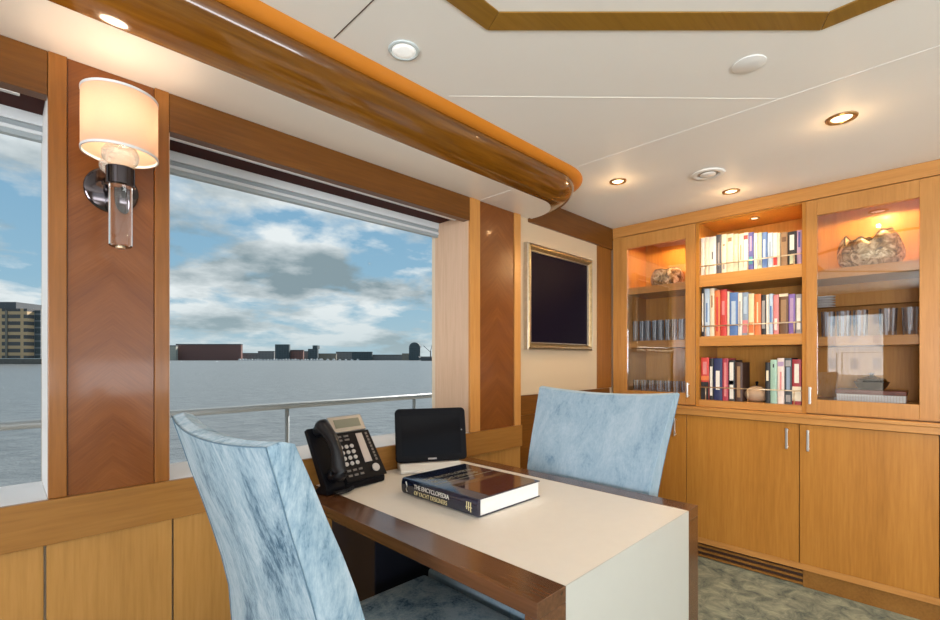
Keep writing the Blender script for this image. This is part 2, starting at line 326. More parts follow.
# ------------------------------------------------------------------ mesh helpers
class B:
    """collects shapes in world (or local) coordinates; build links them as one mesh object"""
    def __init__(s): s.bm = bmesh.new()
    def box(s, x0, x1, y0, y1, z0, z1):
        v = [s.bm.verts.new((x, y, z)) for x in (x0, x1) for y in (y0, y1) for z in (z0, z1)]
        for f in ((0, 1, 3, 2), (4, 6, 7, 5), (0, 4, 5, 1), (2, 3, 7, 6), (0, 2, 6, 4), (1, 5, 7, 3)):
            s.bm.faces.new([v[i] for i in f])
        return s
    def poly(s, pts, d):
        """prism: polygon pts swept along vector d"""
        d = Vector(d)
        a = [s.bm.verts.new(p) for p in pts]; b = [s.bm.verts.new(Vector(p) + d) for p in pts]
        s.bm.faces.new(a[::-1]); s.bm.faces.new(b)
        n = len(pts)
        for i in range(n): s.bm.faces.new((a[i], a[(i + 1) % n], b[(i + 1) % n], b[i]))
        return s
    def lathe(s, prof, c=(0, 0, 0), seg=32, axis='z', close=False, wob=None):
        rings = []
        def P(r, h, a):
            x, y = r * math.cos(a), r * math.sin(a)
            p = {'z': (x, y, h), 'y': (x, h, y), 'x': (h, x, y)}[axis]
            return Vector(c) + Vector(p)
        for k, (r, h) in enumerate(prof):
            if r < 1e-6: rings.append([s.bm.verts.new(P(0, h, 0))])
            else:
                rings.append([s.bm.verts.new(P(r * (wob(i / seg, k) if wob else 1), h, 2 * PI * i / seg)) for i in range(seg)])
        m = len(rings)
        for j in range(m if close else m - 1):
            p, q = rings[j], rings[(j + 1) % m]
            for i in range(seg):
                i2 = (i + 1) % seg
                if len(p) == 1 and len(q) == 1: continue
                if len(p) == 1: s.bm.faces.new((p[0], q[i], q[i2]))
                elif len(q) == 1: s.bm.faces.new((p[i], p[i2], q[0]))
                else: s.bm.faces.new((p[i], p[i2], q[i2], q[i]))
        return s
    def cyl(s, c, r, h, axis='z', seg=28, r2=None):
        return s.lathe([(0, 0), (r, 0), (r if r2 is None else r2, h), (0, h)], c, seg, axis)
    def tube(s, pts, r, seg=10, radii=None):
        pts = [Vector(p) for p in pts]; rings = []
        up = Vector((0, 0, 1))
        for i, p in enumerate(pts):
            d = (pts[min(i + 1, len(pts) - 1)] - pts[max(i - 1, 0)]).normalized()
            u = d.cross(up)
            if u.length < 1e-3: u = d.cross(Vector((1, 0, 0)))
            u.normalize(); w = d.cross(u)
            rr = radii[i] if radii else r
            rings.append([s.bm.verts.new(p + (u * math.cos(2 * PI * k / seg) + w * math.sin(2 * PI * k / seg)) * rr) for k in range(seg)])
        for a, b in zip(rings, rings[1:]):
            for k in range(seg): s.bm.faces.new((a[k], a[(k + 1) % seg], b[(k + 1) % seg], b[k]))
        s.bm.faces.new(rings[0][::-1]); s.bm.faces.new(rings[-1])
        return s
    def grid(s, fn, nu, nv, cu=False, cv=False):
        """fn(i, j) gives a point; returns vertex table"""
        t = [[s.bm.verts.new(fn(i, j)) for j in range(nv)] for i in range(nu)]
        for i in range(nu if cu else nu - 1):
            for j in range(nv if cv else nv - 1):
                s.bm.faces.new((t[i][j], t[(i + 1) % nu][j], t[(i + 1) % nu][(j + 1) % nv], t[i][(j + 1) % nv]))
        return t
    def build(s, name, material, parent=None, smooth=False, bevel=0.0, seg=2, local=False, sub=0):
        bm = s.bm
        bmesh.ops.recalc_face_normals(bm, faces=bm.faces)
        lo = Vector([min(v.co[i] for v in bm.verts) for i in range(3)]); hi = Vector([max(v.co[i] for v in bm.verts) for i in range(3)])
        c = (lo + hi) / 2
        if parent is None: c.z = lo.z
        for v in bm.verts: v.co -= c
        me = bpy.data.meshes.new(name); bm.to_mesh(me); bm.free()
        if smooth:
            for p in me.polygons: p.use_smooth = True
            if smooth == 'auto':
                me.set_sharp_from_angle(angle=math.radians(38))
        for m_ in (material if isinstance(material, (list, tuple)) else [material]): me.materials.append(M[m_] if isinstance(m_, str) else m_)
        o = bpy.data.objects.new(name, me); C.objects.link(o)
        if parent is not None:
            o.parent = parent
            if local: o.location = c
            else: o.location = c - wloc(parent)
        else: o.location = c
        if bevel:
            md = o.modifiers.new('bevel', 'BEVEL'); md.width = bevel; md.segments = seg; md.limit_method = 'ANGLE'; md.harden_normals = False
        if sub:
            md = o.modifiers.new('subdivision', 'SUBSURF'); md.levels = sub; md.render_levels = sub
        return o
def wloc(o):
    l = Vector(o.location)
    while o.parent: o = o.parent; l += Vector(o.location)
    return l
def tag(o, label, cat, group=None, kind=None):
    if label: o['label'] = label
    if cat: o['category'] = cat
    if group: o['group'] = group
    if kind: o['kind'] = kind
    return o
def thing(name, label, cat, loc=(0, 0, 0), rz=0.0, group=None, kind=None):
    o = bpy.data.objects.new(name, None); C.objects.link(o)
    o.empty_display_size = 0.05
    o.location = loc; o.rotation_euler = (0, 0, rz)
    return tag(o, label, cat, group, kind)
def struct(o, label, cat):
    return tag(o, label, cat, kind='structure')
def bx(*a): return B().box(*a)
def copy_tree(o, parent=None):
    c = o.copy(); C.objects.link(c)
    if parent is not None: c.parent = parent
    for ch in [x for x in KIDS(o)]: copy_tree(ch, c)
    return c
def KIDS(o): return list(o.children)
def text_mesh(name, s, size, material, parent, loc, rot, extrude=0.0002, sx=1.0, align='LEFT'):
    cu = bpy.data.curves.new(name, 'FONT'); cu.body = s; cu.size = size; cu.extrude = extrude; cu.align_x = align
    to = bpy.data.objects.new(name + '_curve', cu); C.objects.link(to)
    me = bpy.data.meshes.new_from_object(to.evaluated_get(bpy.context.evaluated_depsgraph_get()))
    bpy.data.objects.remove(to, do_unlink=True)
    me.materials.clear(); me.materials.append(M[material])
    o = bpy.data.objects.new(name, me); C.objects.link(o)
    o.parent = parent; o.location = loc; o.rotation_euler = rot; o.scale = (sx, 1, 1)
    return o

# ================================================================== SETTING
XC, XW = 2.98, 3.33           # cabinet face, wall behind it
YF, YI, YO = 1.58, 1.60, 1.86  # face of window trim, wall plane, outer skin
H = 2.1
XB, YS = -2.2, -2.6           # aft wall, starboard wall

struct(bx(XB - .1, XW + .1, YS - .1, YO, -.08, 0).build('floor', 'carpet'), 'mottled grey green carpet floor', 'floor')

# ceiling with its fine seams
ce = struct(bx(XB - .1, XW + .1, YS - .1, YO, H, H + .08).build('ceiling', 'ceiling'), 'pale cream panelled ceiling', 'ceiling')
sm = B()
sm.box(1.9, 1.903, YS + .01, 1.19, H - .0012, H - .0002)
sm.build('panel_seam', 'seam', ce)
bx(.655, .6575, .83, 1.195, H - .0012, H - .0002).build('panel_seam', 'dark_kick', ce)
sm = B(); d = Vector((1, -1, 0)).normalized() * .0012
sm.poly([Vector((1.08, 1.18, H - .0012)) - Vector((.0005, .0005, 0)), Vector((1.9, .385, H - .0012)) - Vector((.0005, .0005, 0)), Vector((1.9, .385, H - .0012)) + Vector((.0005, .0005, 0)), Vector((1.08, 1.18, H - .0012)) + Vector((.0005, .0005, 0))], (0, 0, .001))
sm.build('panel_seam', 'seam', ce)

# wall with windows (left of the photo)
w = B()
w.box(XB, .08, YI, YO, 0, .84); w.box(.08, .3415, YI, YO, 0, H); w.box(.3415, 1.58, YI, YO, 0, .84)
w.box(XB, .08, YI + .04, YO, 1.905, H); w.box(.3415, 1.58, YI + .04, YO, 1.905, H)
w.box(XB, -1.4, YI, YO, .84, 1.905); w.box(1.58, XW + .1, YI, YO, 0, H)
struct(w.build('wall_left', 'wallpaint'), 'cabin wall that holds the harbour windows', 'wall')
struct(bx(XW, XW + .1, YS, YI, 0, H).build('wall_back', 'wallpaint'), 'cabin wall behind the built-in bookcase', 'wall')
# aft wall with a small window and a wide opening, and starboard wall with a long window (behind the camera)
w = B()
w.box(XB - .1, XB, YS, YI, 0, .7); w.box(XB - .1, XB, YS, YI, 1.8, H)
w.box(XB - .1, XB, 1.09, YI, .7, 1.8); w.box(XB - .1, XB, -.1, .5, .7, 1.8); w.box(XB - .1, XB, YS, -1.8, .7, 1.8)
struct(w.build('wall_aft', 'cherry'), 'cabin wall behind the camera with two windows', 'wall')
w = B()
w.box(XB - .1, XW + .1, YS - .1, YS, 0, .85); w.box(XB - .1, XW + .1, YS - .1, YS, 1.98, H)
w.box(XB - .1, -1.8, YS - .1, YS, .85, 1.98); w.box(2.6, XW + .1, YS - .1, YS, .85, 1.98); w.box(.35, .5, YS - .1, YS, .85, 1.98)
struct(w.build('wall_right', 'wallpaint'), 'cabin wall opposite the harbour windows with long windows', 'wall')

# ---- window_1 (behind the left edge) and window_2 (main)
def window(name, x0, x1, label, white_jamb):
    t = thing(name, label, 'window', ((x0 + x1) / 2, 1.83, .84), kind='structure')
    bx(x0, x1, 1.832, 1.842, .84, 1.905).build('pane', 'glass', t)
    bx(x0, x1, 1.80, 1.83, 1.862, 1.905).build('frame', 'white_frame', t, bevel=.002)
    fr = bx(x0, x1, 1.805, 1.83, 1.822, 1.8615).build('frame', 'grey_frame', t, bevel=.003)
    bx(x0, x1, 1.800, 1.830, 1.836, 1.846).build('frame_bead', 'white_frame', fr, bevel=.002)
    # blind slot above: dark soffit, aluminium rail
    bx(x0, x1, 1.645, 1.80, 1.893, 1.9045).build('blind_slot', 'dark_slot', t)
    rl = B(); rl.box(x0, x1 - .05, 1.622, 1.636, 1.862, 1.885); rl.box(x0, x1 - .05, 1.636, 1.652, 1.868, 1.880)
    rl.build('blind_rail', 'rail_alu', t, bevel=.002)
    bx(x0, x1, YF, 1.83, .834, .8475).build('sill', 'gel', t, bevel=.002)
    return t
w1 = window('window_1', -1.4, .08, 'window cut by the left edge, over the wooden ledge, with an office block in its view', True)
w2 = window('window_2', .3415, 1.58, 'wide harbour window between the lamp pillar and the striped corner pillar', False)
bx(.0796, .0800, 1.602, 1.83, .848, 1.89).build('jamb', 'gel', w1)
bx(1.5755, 1.58, 1.59, 1.83, .848, 1.89).build('jamb', 'jamb', w2)
bx(.3415, .3455, 1.59, 1.83, .848, 1.89).build('jamb', 'jamb', w2)

# ---- trims of the window wall
def trim(n, bm, m, label, **k):
    return struct(bm.build('trim_%d' % n, m, **k), label, 'trim')
trim(1, bx(XB, .0795, YF, 1.62, 1.863, 1.9745), 'cherry_h_shaded', 'amber wooden header board above the left edge window', bevel=.002)
trim(2, bx(.342, 1.5795, YF, 1.62, 1.863, 1.9745), 'cherry_h_shaded', 'amber wooden header board over the wide harbour window', bevel=.002)
def pillar(n, x0, x1, sa, sb, label, m1, m2, z0=.8475):
    t = thing('trim_%d' % n, label, 'pillar', ((x0 + x1) / 2, YF, z0), kind='structure')
    bx(x0, sa, YF - .002, YI, z0, 1.9748).build('stile', m1, t, bevel=.0015)
    bx(sb, x1, YF - .002, YI, z0, 1.9748).build('stile', m2, t, bevel=.0015)
    bx(sa + .0015, sb - .0015, YF + .004, YI, z0, 1.9745).build('panel', 'chevron', t)
    return t
pillar(3, .08, .3415, .116, .306, 'reddish pillar with herringbone veneer carrying the wall lamp', 'cherry', 'cherry')
pillar(4, 1.58, 1.964, 1.649, 1.912, 'narrow veneered corner pillar between the harbour window and the framed picture', 'frame', 'frame')
# extra thin light edge on the corner pillar's window side is its stile; ledge and lower panels
trim(5, bx(XB, 1.964, YF - .012, YI, .735, .8472), 'ledge_wood', 'long horizontal wooden ledge rail under the harbour windows', bevel=.002)
tp = thing('trim_6', 'row of flat wooden wall panels below the window ledge', 'panelling', (.5, YF, .08), kind='structure')
xs = [-2.195, -1.59, -1.31, -1.03, -.757, -.48, -.203, .0745, .3515, .63, .907, 1.184, 1.46, 1.964]
for a, b_ in zip(xs, xs[1:]):
    bx(a + .0025, b_ - .0025, YF, YI - .002, .08, .7335).build('panel', 'panel_wood', tp, bevel=.0015)
struct(bx(XB, 1.964, YF + .006, YI, 0, .078).build('baseboard_left', 'desk_wood'), 'dark wooden skirting below the wall panels', 'skirting')

# picture wall
trim(7, bx(2.047, XC - .002, YI - .016, YI, 1.955, H - .001), 'cherry_h_shaded', 'dark wooden frieze board above the framed picture', bevel=.002)
trim(8, bx(1.966, 2.785, YI - .004, YI, 1.004, 1.974), 'cream_wall', 'cream wall panel behind the framed picture')
trim(9, bx(2.785, XC - .002, YI - .008, YI, 1.004, 1.9545), 'cherry', 'upright wooden stile between the cream panel and bookcase', bevel=.0015)
tw = thing('trim_10', 'wooden wainscot behind the far chair below the cream panel', 'panelling', (2.4, YI, .08), kind='structure')
bx(1.966, XC - .03, YI - .010, YI, .8935, 1.002).build('panel', 'cherry_h_shaded', tw, bevel=.002)
bx(1.966, XC - .03, YI - .008, YI, .08, .8925).build('panel', 'cherry_h_shaded', tw, bevel=.002)

# ---- soffit with a rounded end and the big varnished moulding round it
ZS = 1.975
def path(dist, n=14, wall=YI - .0005):
    pts = [(XB, 1.36 - dist)]
    r = .20 + dist
    for k in range(n + 1):
        a = -PI / 2 + (PI / 2) * k / n
        pts.append((1.865 + r * math.cos(a), 1.56 + r * math.sin(a)))
    pts.append((1.865 + r, wall))
    return pts
sp_ = [(x, y, ZS) for x, y in path(0)] + [(XB, YI - .0005, ZS)]
sof = B().poly(sp_, (0, 0, H - ZS - .0005))
so = trim(11, sof, 'soffit', 'cream lowered ceiling strip with a rounded end above the harbour windows')
bx(1.645, 1.647, 1.38, YF - .004, ZS - .0012, ZS - .0002).build('panel_seam', 'seam', so)
prof = [(.001, 1.985), (.001, 1.9752), (.010, 1.977), (.030, 1.9832), (.051, 1.9915), (.072, 2.0025), (.091, 2.017), (.105, 2.033), (.114, 2.05), (.117, 2.064), (.116, 2.073), (.110, 2.0785), (.110, 2.0985), (.001, 2.0985)]
bmb = B()
paths = [path(d_) for d_, _ in prof]
bmb.grid(lambda i, j: (paths[j][i][0], paths[j][i][1], prof[j][1]), len(paths[0]), len(prof), cv=True)
for end in (0, len(paths[0]) - 1):
    bmb.bm.verts.ensure_lookup_table()
    bmb.bm.faces.new([bmb.bm.verts[end * len(prof) + j] for j in range(len(prof))])
mo = struct(bmb.build('trim_12', 'varnish', smooth='auto'), 'thick glossy varnished wooden moulding curving round the lowered ceiling', 'moulding')
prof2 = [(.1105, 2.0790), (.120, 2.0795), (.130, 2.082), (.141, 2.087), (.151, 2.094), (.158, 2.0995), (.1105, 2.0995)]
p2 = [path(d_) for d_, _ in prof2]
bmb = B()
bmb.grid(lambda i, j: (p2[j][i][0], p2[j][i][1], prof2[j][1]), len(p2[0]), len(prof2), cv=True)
bmb.build('cove_strip', 'lit_orange_cove', mo, smooth='auto')['label'] = 'concave strip coloured a lit orange along the top of the moulding'

# ---- octagonal ceiling trim
oc = Vector((.48, -.23)); ap_o, ap_i = 1.0975, 1.031
t = thing('trim_13', 'octagonal flat wooden band on the ceiling', 'ceiling trim', (oc.x, oc.y, H), kind='structure')
def octp(ap, k):
    a = PI / 8 + k * PI / 4; r = ap / math.cos(PI / 8)
    return Vector((oc.x + r * math.cos(a), oc.y + r * math.sin(a), H - .004))
for k in range(8):
    a0, a1, b1, b0 = octp(ap_o, k), octp(ap_o, k + 1), octp(ap_i, k + 1), octp(ap_i, k)
    e_ = (a1 - a0).normalized() * .0006
    B().poly([a0 + e_, a1 - e_, b1 - e_, b0 + e_], (0, 0, .0035)).build('band', 'octagon', t, bevel=.001)

# ---- ceiling fixtures
def fixture(name, cat, label, x, y, r, kind, energy=0.0, z=H, group=None):
    t = thing(name, label, cat, (x, y, z), group=group)
    if kind == 'glass':
        B().lathe([(r * .77, -.0005), (r * .98, -.0005), (r, -.002), (r * .97, -.004), (r * .82, -.0055), (r * .77, -.004)], (x, y, z), 40, close=True).build('bezel', 'bezel_glass', t, smooth=True)
        B().lathe([(0, -.0062), (r * .45, -.006), (r * .74, -.0045), (r * .76, -.001), (0, -.001)], (x, y, z), 32).build('lens', 'lens_cool', t, smooth=True)
    elif kind == 'disc':
        B().lathe([(0, -.0045), (r * .93, -.0045), (r, -.003), (r, -.0005), (0, -.0005)], (x, y, z), 40).build('cover', 'white', t, smooth='auto')
    elif kind == 'vent':
        B().lathe([(r * .62, -.0005), (r * .96, -.0005), (r, -.003), (r * .96, -.007), (r * .7, -.008), (r * .62, -.004)], (x, y, z), 48, close=True).build('rim', 'speaker', t, smooth=True)
        B().lathe([(0, -.0015), (r * .61, -.0015), (r * .61, -.0005), (0, -.0005)], (x, y, z), 40).build('recess', 'grille_dark', t)
        B().lathe([(0, -.012), (r * .38, -.0115), (r * .45, -.009), (r * .45, -.003), (0, -.003)], (x, y, z), 40).build('cone', 'speaker', t, smooth='auto')
    else:
        B().lathe([(r * .66, -.0005), (r * .97, -.0005), (r, -.002), (r * .95, -.006), (r * .75, -.0065), (r * .66, -.003)], (x, y, z), 40, close=True).build('bezel', 'bezel', t, smooth=True)
        B().lathe([(0, -.0035), (r * .6, -.003), (r * .65, -.001), (r * .65, -.0005), (0, -.0005)], (x, y, z), 32).build('lens', 'lens_warm', t, smooth='auto')
    if energy:
        l = lamp('lamp_light', 'SPOT', (0, 0, -.03), energy, ((1.0, .66, .30) if name == 'cabinet_light' else (1.0, .72, .42)), spot_size=(3.0 if name == 'cabinet_light' else 2.4), spot_blend=(.15 if name == 'cabinet_light' else .6), shadow_soft_size=(.008 if name == 'cabinet_light' else .03))
        l.parent = t
        if name == 'downlight':
            g = lamp('ceiling_warm_fill', 'POINT', (0, 0, -.09), .45, (1.0, .62, .30), shadow_soft_size=.01); g.parent = t  # added point lamp hung below the lens to warm the ceiling
    return t
fixture('ceiling_light', 'ceiling light', 'frosted glass ceiling light beside the varnished moulding', .826, 1.098, .046, 'glass', 3)
fixture('ceiling_disc', 'ceiling cover', 'plain white round disc on the ceiling near the octagonal band', 1.609, .406, .046, 'disc')
fixture('downlight', 'ceiling light', 'brass rimmed downlight with small second bulb, above the right glass door', 2.212, .252, .050, 'warm', 13)
fixture('downlight', 'ceiling light', 'brass rimmed downlight nearest the rounded end of the moulding', 2.199, 1.141, .042, 'warm', 13)
fixture('ceiling_speaker', 'speaker', 'round white ceiling speaker between the two brass rimmed downlights', 2.419, .786, .075, 'vent')
fixture('downlight', 'ceiling light', 'small downlight on the ceiling closest to the bookcase top', 2.758, .78, .043, 'warm', 13)
for x, y in ((.2, -1.2), (1.4, -1.2), (-1.2, -1.2), (2.2, -.7), (-1.2, .6)):
    l = lamp('unseen_spot_fill', 'SPOT', (x, y, H - .02), 9, (1.0, .80, .58), spot_size=2.4, spot_blend=.8, shadow_soft_size=.04)  # unseen spots without fixtures, added for warm bounce light

# ================================================================== BOOKCASE WALL
XD = XW - .002   # back of carcass
Yr = -.40        # end of the built-in beyond the right edge
bc = thing('bookcase', 'tall built-in wooden bookcase with open middle shelves and glass doors', 'bookcase', (XC, .8, .912))
def part(name, bm, m, par=bc, **k): return bm.build(name, m, par, **k)
part('back_panel', bx(XD - .012, XD, Yr, YI - .001, .914, 2.03), 'interior')
# crown and frieze
part('crown', bx(XC - .004, XC + .02, Yr, YI - .017, 2.03, H - .001), 'cherry_y', bevel=.002)
part('top_panel', bx(XC + .0205, XD - .0125, Yr, YI - .001, 2.024, 2.036), 'interior')
# uprights
part('upright', bx(XC, XC + .022, 1.524, YI - .017, .914, 2.0295), 'frame', bevel=.001)
part('side_panel', bx(XC + .0225, XD - .0125, 1.50, 1.518, .914, 2.0235), 'interior')
part('side_panel', bx(XC + .002, XD - .0125, 1.0195, 1.0375, .914, 2.0235), 'cabinet')
part('side_panel', bx(XC + .002, XD - .0125, .4855, .5035, .914, 2.0235), 'cabinet')
part('side_panel', bx(XC + .0225, XD - .0125, -.040, -.022, .914, 2.0235), 'interior')
part('upright', bx(XC, XC + .022, Yr, -.012, .914, 2.0295), 'frame', bevel=.001)
# bottoms and shelves
part('bottom_panel', bx(XC + .001, XD - .0125, .504, 1.019, .914, .9545), 'cherry_y', bevel=.001)
part('bottom_panel', bx(XC + .024, XD - .0125, 1.038, 1.4995, .914, .985), 'cherry_y')
part('bottom_panel', bx(XC + .024, XD - .0125, -.0215, .485, .914, .985), 'cherry_y')
for z1, z0 in ((1.706, 1.634), (1.336, 1.277)):
    part('shelf', bx(XC + .004, XD - .0125, .504, 1.019, z0, z1), 'cherry_y', bevel=.0015)
for z1, z0 in ((1.682, 1.636), (1.322, 1.275)):
    part('shelf', bx(XC + .030, XD - .0125, 1.038, 1.4995, z0, z1), 'cherry_y', bevel=.0015)
for z1, z0 in ((1.664, 1.615), (1.316, 1.268)):
    part('shelf', bx(XC + .030, XD - .0125, -.0215, .485, z0, z1), 'cherry_y', bevel=.0015)
part('shelf', bx(XC + .06, XD - .0125, -.0215, .485, 1.464, 1.470), 'crystal')['label'] = 'thin clear glass shelf'
# fiddle rails
for zr, zs in ((1.760, 1.706), (1.397, 1.336), (1.030, .9545)):
    r_ = B().tube([(XC + .012, .505, zr), (XC + .012, 1.018, zr)], .0035)
    part('fiddle_rail', r_, 'brass', smooth=True)
    for y in (.540, .76, .985):
        part('rail_post', B().tube([(XC + .012, y, zs + .0005), (XC + .012, y, zr - .003)], .003), 'brass', smooth=True)
# glass doors of the bookcase
def pull(par, x, y, z0, z1, m='chrome'):
    h = B(); xf = x
    h.box(xf - .030, xf - .023, y - .006, y + .006, z0, z1)
    h.box(xf - .0235, xf - .0003, y - .005, y + .005, z0 + .006, z0 + .014); h.box(xf - .0235, xf - .0003, y - .005, y + .005, z1 - .014, z1 - .006)
    return h.build('handle', m, par, bevel=.002)
def glass_door(y0, y1, gy0, gy1, gz0, gz1, hy, label):
    z0, z1 = .920, 2.026
    fx0, fx1 = XC - .003, XC + .019
    b_ = B()
    b_.box(fx0, fx1, y0, gy0, z0, z1); b_.box(fx0, fx1, gy1, y1, z0, z1)
    b_.box(fx0, fx1, gy0 + .0002, gy1 - .0002, z0, gz0); b_.box(fx0, fx1, gy0 + .0002, gy1 - .0002, gz1, z1)
    d = b_.build('door', 'frame', bc, bevel=.0012)
    d['label'] = label
    bx(fx0 + .008, fx0 + .013, gy0 + .0004, gy1 - .0004, gz0 + .0004, gz1 - .0004).build('pane', 'door_glass', d)
    pull(d, fx0, hy, .966, 1.056)
glass_door(1.0605 - .02, 1.523, 1.098, 1.48, .990, 1.943, 1.078, 'left glazed door of the bookcase')
glass_door(-.010, .4845, .057, .439, .990, 1.943, .466, 'right glazed door of the bookcase')
# recessed cabinet lights
fixture('cabinet_light', 'cabinet light', 'small round light in the top of the open middle shelves', 3.10, .753, .028, 'warm', 15, z=2.0235)
fixture('cabinet_light', 'cabinet light', 'small round light inside the right glass compartment', 3.14, .20, .028, 'warm', 8, z=2.0235)
fixture('cabinet_light', 'cabinet light', 'small round light inside the left glass compartment', 3.14, 1.18, .028, 'warm', 8, z=2.0235)

# counter ledge
ct = thing('counter_ledge', 'long wooden counter ledge between bookcase and base cabinets', 'counter', (XC, .6, .86))
bx(XC - .030, XD, Yr, YI - .011, .893, .9125).build('top', 'cherry_y', ct, bevel=.003)
bx(XC - .024, XD, Yr, YI - .011, .860, .8925).build('apron', 'cherry_y', ct, bevel=.002)
# base cabinets
def base_cabinet(y0, y1, hy, label):
    t = thing('base_cabinet', label, 'cabinet', (XC, (y0 + y1) / 2, .062), group=None)
    bx(XC + .012, XD, y0 + .0006, y1 - .0006, .1240, .8595).build('body', 'cherry', t)
    d = bx(XC - .008, XC + .0115, y0 + .0018, y1 - .0018, .124, .8565).build('door', 'cabinet', t, bevel=.0015)
    if hy is not None: pull(d, XC - .008, hy, .722, .832)
    return t
base_cabinet(1.089, YI - .012, 1.153, 'base cabinet behind the far chair, cabinet nearest the corner')
base_cabinet(.514, 1.089, .566, 'middle base cabinet under the open bookshelves')
base_cabinet(-.008, .514, .473, 'base cabinet under the right glass door')
base_cabinet(Yr, -.008, None, 'base cabinet sliver at the right edge of the photo')
pl = thing('cabinet_plinth', 'wooden plinth with a slotted air grille under the base cabinets', 'plinth', (XC, .6, 0))
bx(XC - .010, XC + .02, Yr, YI - .012, .092, .1235).build('bottom_rail', 'cherry_y', pl, bevel=.002)
bx(XC + .004, XC + .03, Yr, .478, .0005, .0915).build('kick_board', 'ledge_wood', pl)
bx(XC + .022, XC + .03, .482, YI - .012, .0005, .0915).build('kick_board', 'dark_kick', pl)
gr = bx(XC + .004, XC + .0215, .478, .500, .0005, .0915).build('grille_end', 'ledge_wood', pl)
for z in (.006, .036, .066):
    bx(XC + .006, XC + .0215, .501, YI - .012, z, z + .012).build('grille_slat', 'ledge_wood', pl, bevel=.001)

# ================================================================== BOOKS
bookm = {}
def bmtl(c):
    if c not in bookm: bookm[c] = plain('book_cloth', c, .5, noise=.12, nscale=60)
    return bookm[c]
COL = {'white': (.80, .76, .68), 'cream': (.78, .66, .48), 'ivory': (.80, .70, .54), 'dark grey': (.10, .10, .12), 'black': (.02, .02, .022),
       'indigo': (.10, .10, .34), 'pale green': (.55, .60, .42), 'blue': (.10, .20, .46), 'pale blue': (.46, .58, .70), 'tan': (.34, .20, .10),
       'mauve': (.44, .30, .46), 'red': (.58, .055, .045), 'orange': (.72, .20, .06), 'grey blue': (.26, .34, .46), 'light yellow': (.78, .66, .40),
       'pink': (.68, .24, .24), 'brown': (.15, .075, .035), 'purple': (.24, .14, .44), 'grey': (.34, .32, .31), 'navy': (.025, .035, .11),
       'crimson': (.42, .045, .07), 'dark brown': (.07, .035, .025), 'mint green': (.34, .52, .42), 'blush white': (.78, .64, .58), 'charcoal': (.055, .065, .08),
       'wine red': (.35, .035, .045), 'teal': (.08, .34, .38), 'rust': (.45, .13, .05)}
ORD = ['first', 'second', 'third', 'fourth', 'fifth', 'sixth', 'seventh', 'eighth', 'ninth', 'tenth', 'eleventh', 'twelfth', 'thirteenth', 'fourteenth', 'fifteenth', 'sixteenth', 'seventeenth', 'eighteenth', 'nineteenth']
def book(y1, y0, z, h, col, marks, label, group, depth=.15, x0=XC + .022):
    """a standing book, spine to the room; marks are coloured fields printed on the spine (z fraction from, to, width fraction, colour)"""
    g = .0007; y0 += g; y1 -= g; x0 += random.uniform(0, .008)
    t = thing('book', label, 'book', (x0, (y0 + y1) / 2, z), group=group)
    c = B(); th = .0022
    w_ = y1 - y0
    pts = []
    for k in range(7):   # rounded spine
        a = PI * k / 6
        pts.append((x0 + .004 - .004 * math.sin(a), y0 + w_ / 2 - w_ / 2 * math.cos(a), z))
    pts += [(x0 + depth, y1, z), (x0 + depth, y1 - th, z), (x0 + .007, y1 - th, z), (x0 + .007, y0 + th, z), (x0 + depth, y0 + th, z), (x0 + depth, y0, z)]
    c.poly(pts, (0, 0, h))
    c.build('cover', bmtl(COL[col]), t)
    bx(x0 + .0072, x0 + depth - .004, y0 + th + .0002, y1 - th - .0002, z + .003, z + h - .003).build('pages', 'paper', t)
    for f0, f1, wf, mc in marks:
        bx(x0 - .0008, x0 + .0012, (y0 + y1) / 2 - w_ * wf / 2, (y0 + y1) / 2 + w_ * wf / 2, z + h * f0, z + h * f1).build('spine_label', bmtl(COL[mc]), t)
    return t
S1 = [1.018, .996, .972, .932, .903, .874, .838, .813, .788, .762, .735, .716, .694, .668, .641, .618, .606, .573, .532, .508]
C1 = ['white', 'ivory', 'white', 'dark grey', 'ivory', 'cream', 'pale green', 'ivory', 'white', 'indigo', 'white', 'pale green', 'blue', 'pale blue', 'white', 'cream', 'tan', 'black', 'mauve']
T1 = {3: [(.2, .8, .3, 'grey')], 2: [(.4, .6, .15, 'black')], 5: [(.80, .9, .55, 'tan')], 8: [(.82, .93, .8, 'wine red')], 9: [(.15, .35, .7, 'teal'), (.5, .9, .35, 'mauve')], 6: [(0, .3, .9, 'cream'), (.5, .7, .4, 'cream')], 12: [(.3, .8, .4, 'pale blue')], 14: [(.05, .3, .8, 'red')], 17: [(.45, .9, .5, 'white'), (.04, .3, .5, 'pale green')], 18: [(.5, .95, .4, 'indigo')], 16: [(.72, .86, .6, 'brown')], 4: [(.1, .25, .3, 'grey'), (.7, .74, .4, 'tan')], 7: [(.3, .7, .2, 'tan')], 10: [(.3, .75, .25, 'grey')], 13: [(.3, .75, .3, 'grey blue')], 0: [(.3, .7, .2, 'cream')], 11: [(.1, .25, .5, 'grey')]}
def lerp_tab(tab, y):
    for (ya, a), (yb, b) in zip(tab, tab[1:]):
        if y <= ya and y >= yb: return a + (b - a) * (ya - y) / (ya - yb)
    return tab[-1][1] if y < tab[-1][0] else tab[0][1]
H1 = [(1.02, 1.937), (.93, 1.937), (.85, 1.932), (.77, 1.922), (.668, 1.902), (.592, 1.888), (.5, 1.885)]
for i, c in enumerate(C1):
    y1, y0 = S1[i], S1[i + 1]
    book(y1, y0, 1.7065, lerp_tab(H1, (y0 + y1) / 2) - 1.7065 + random.uniform(-.004, .003), c, T1.get(i, []), f'{c} spined book standing {ORD[i]} from the left on the top open shelf', 'books on the top open shelf')
S2 = [1.016, .998, .968, .941, .909, .873, .860, .815, .792, .761, .732, .698, .675, .660, .640, .613, .569, .538, .508]
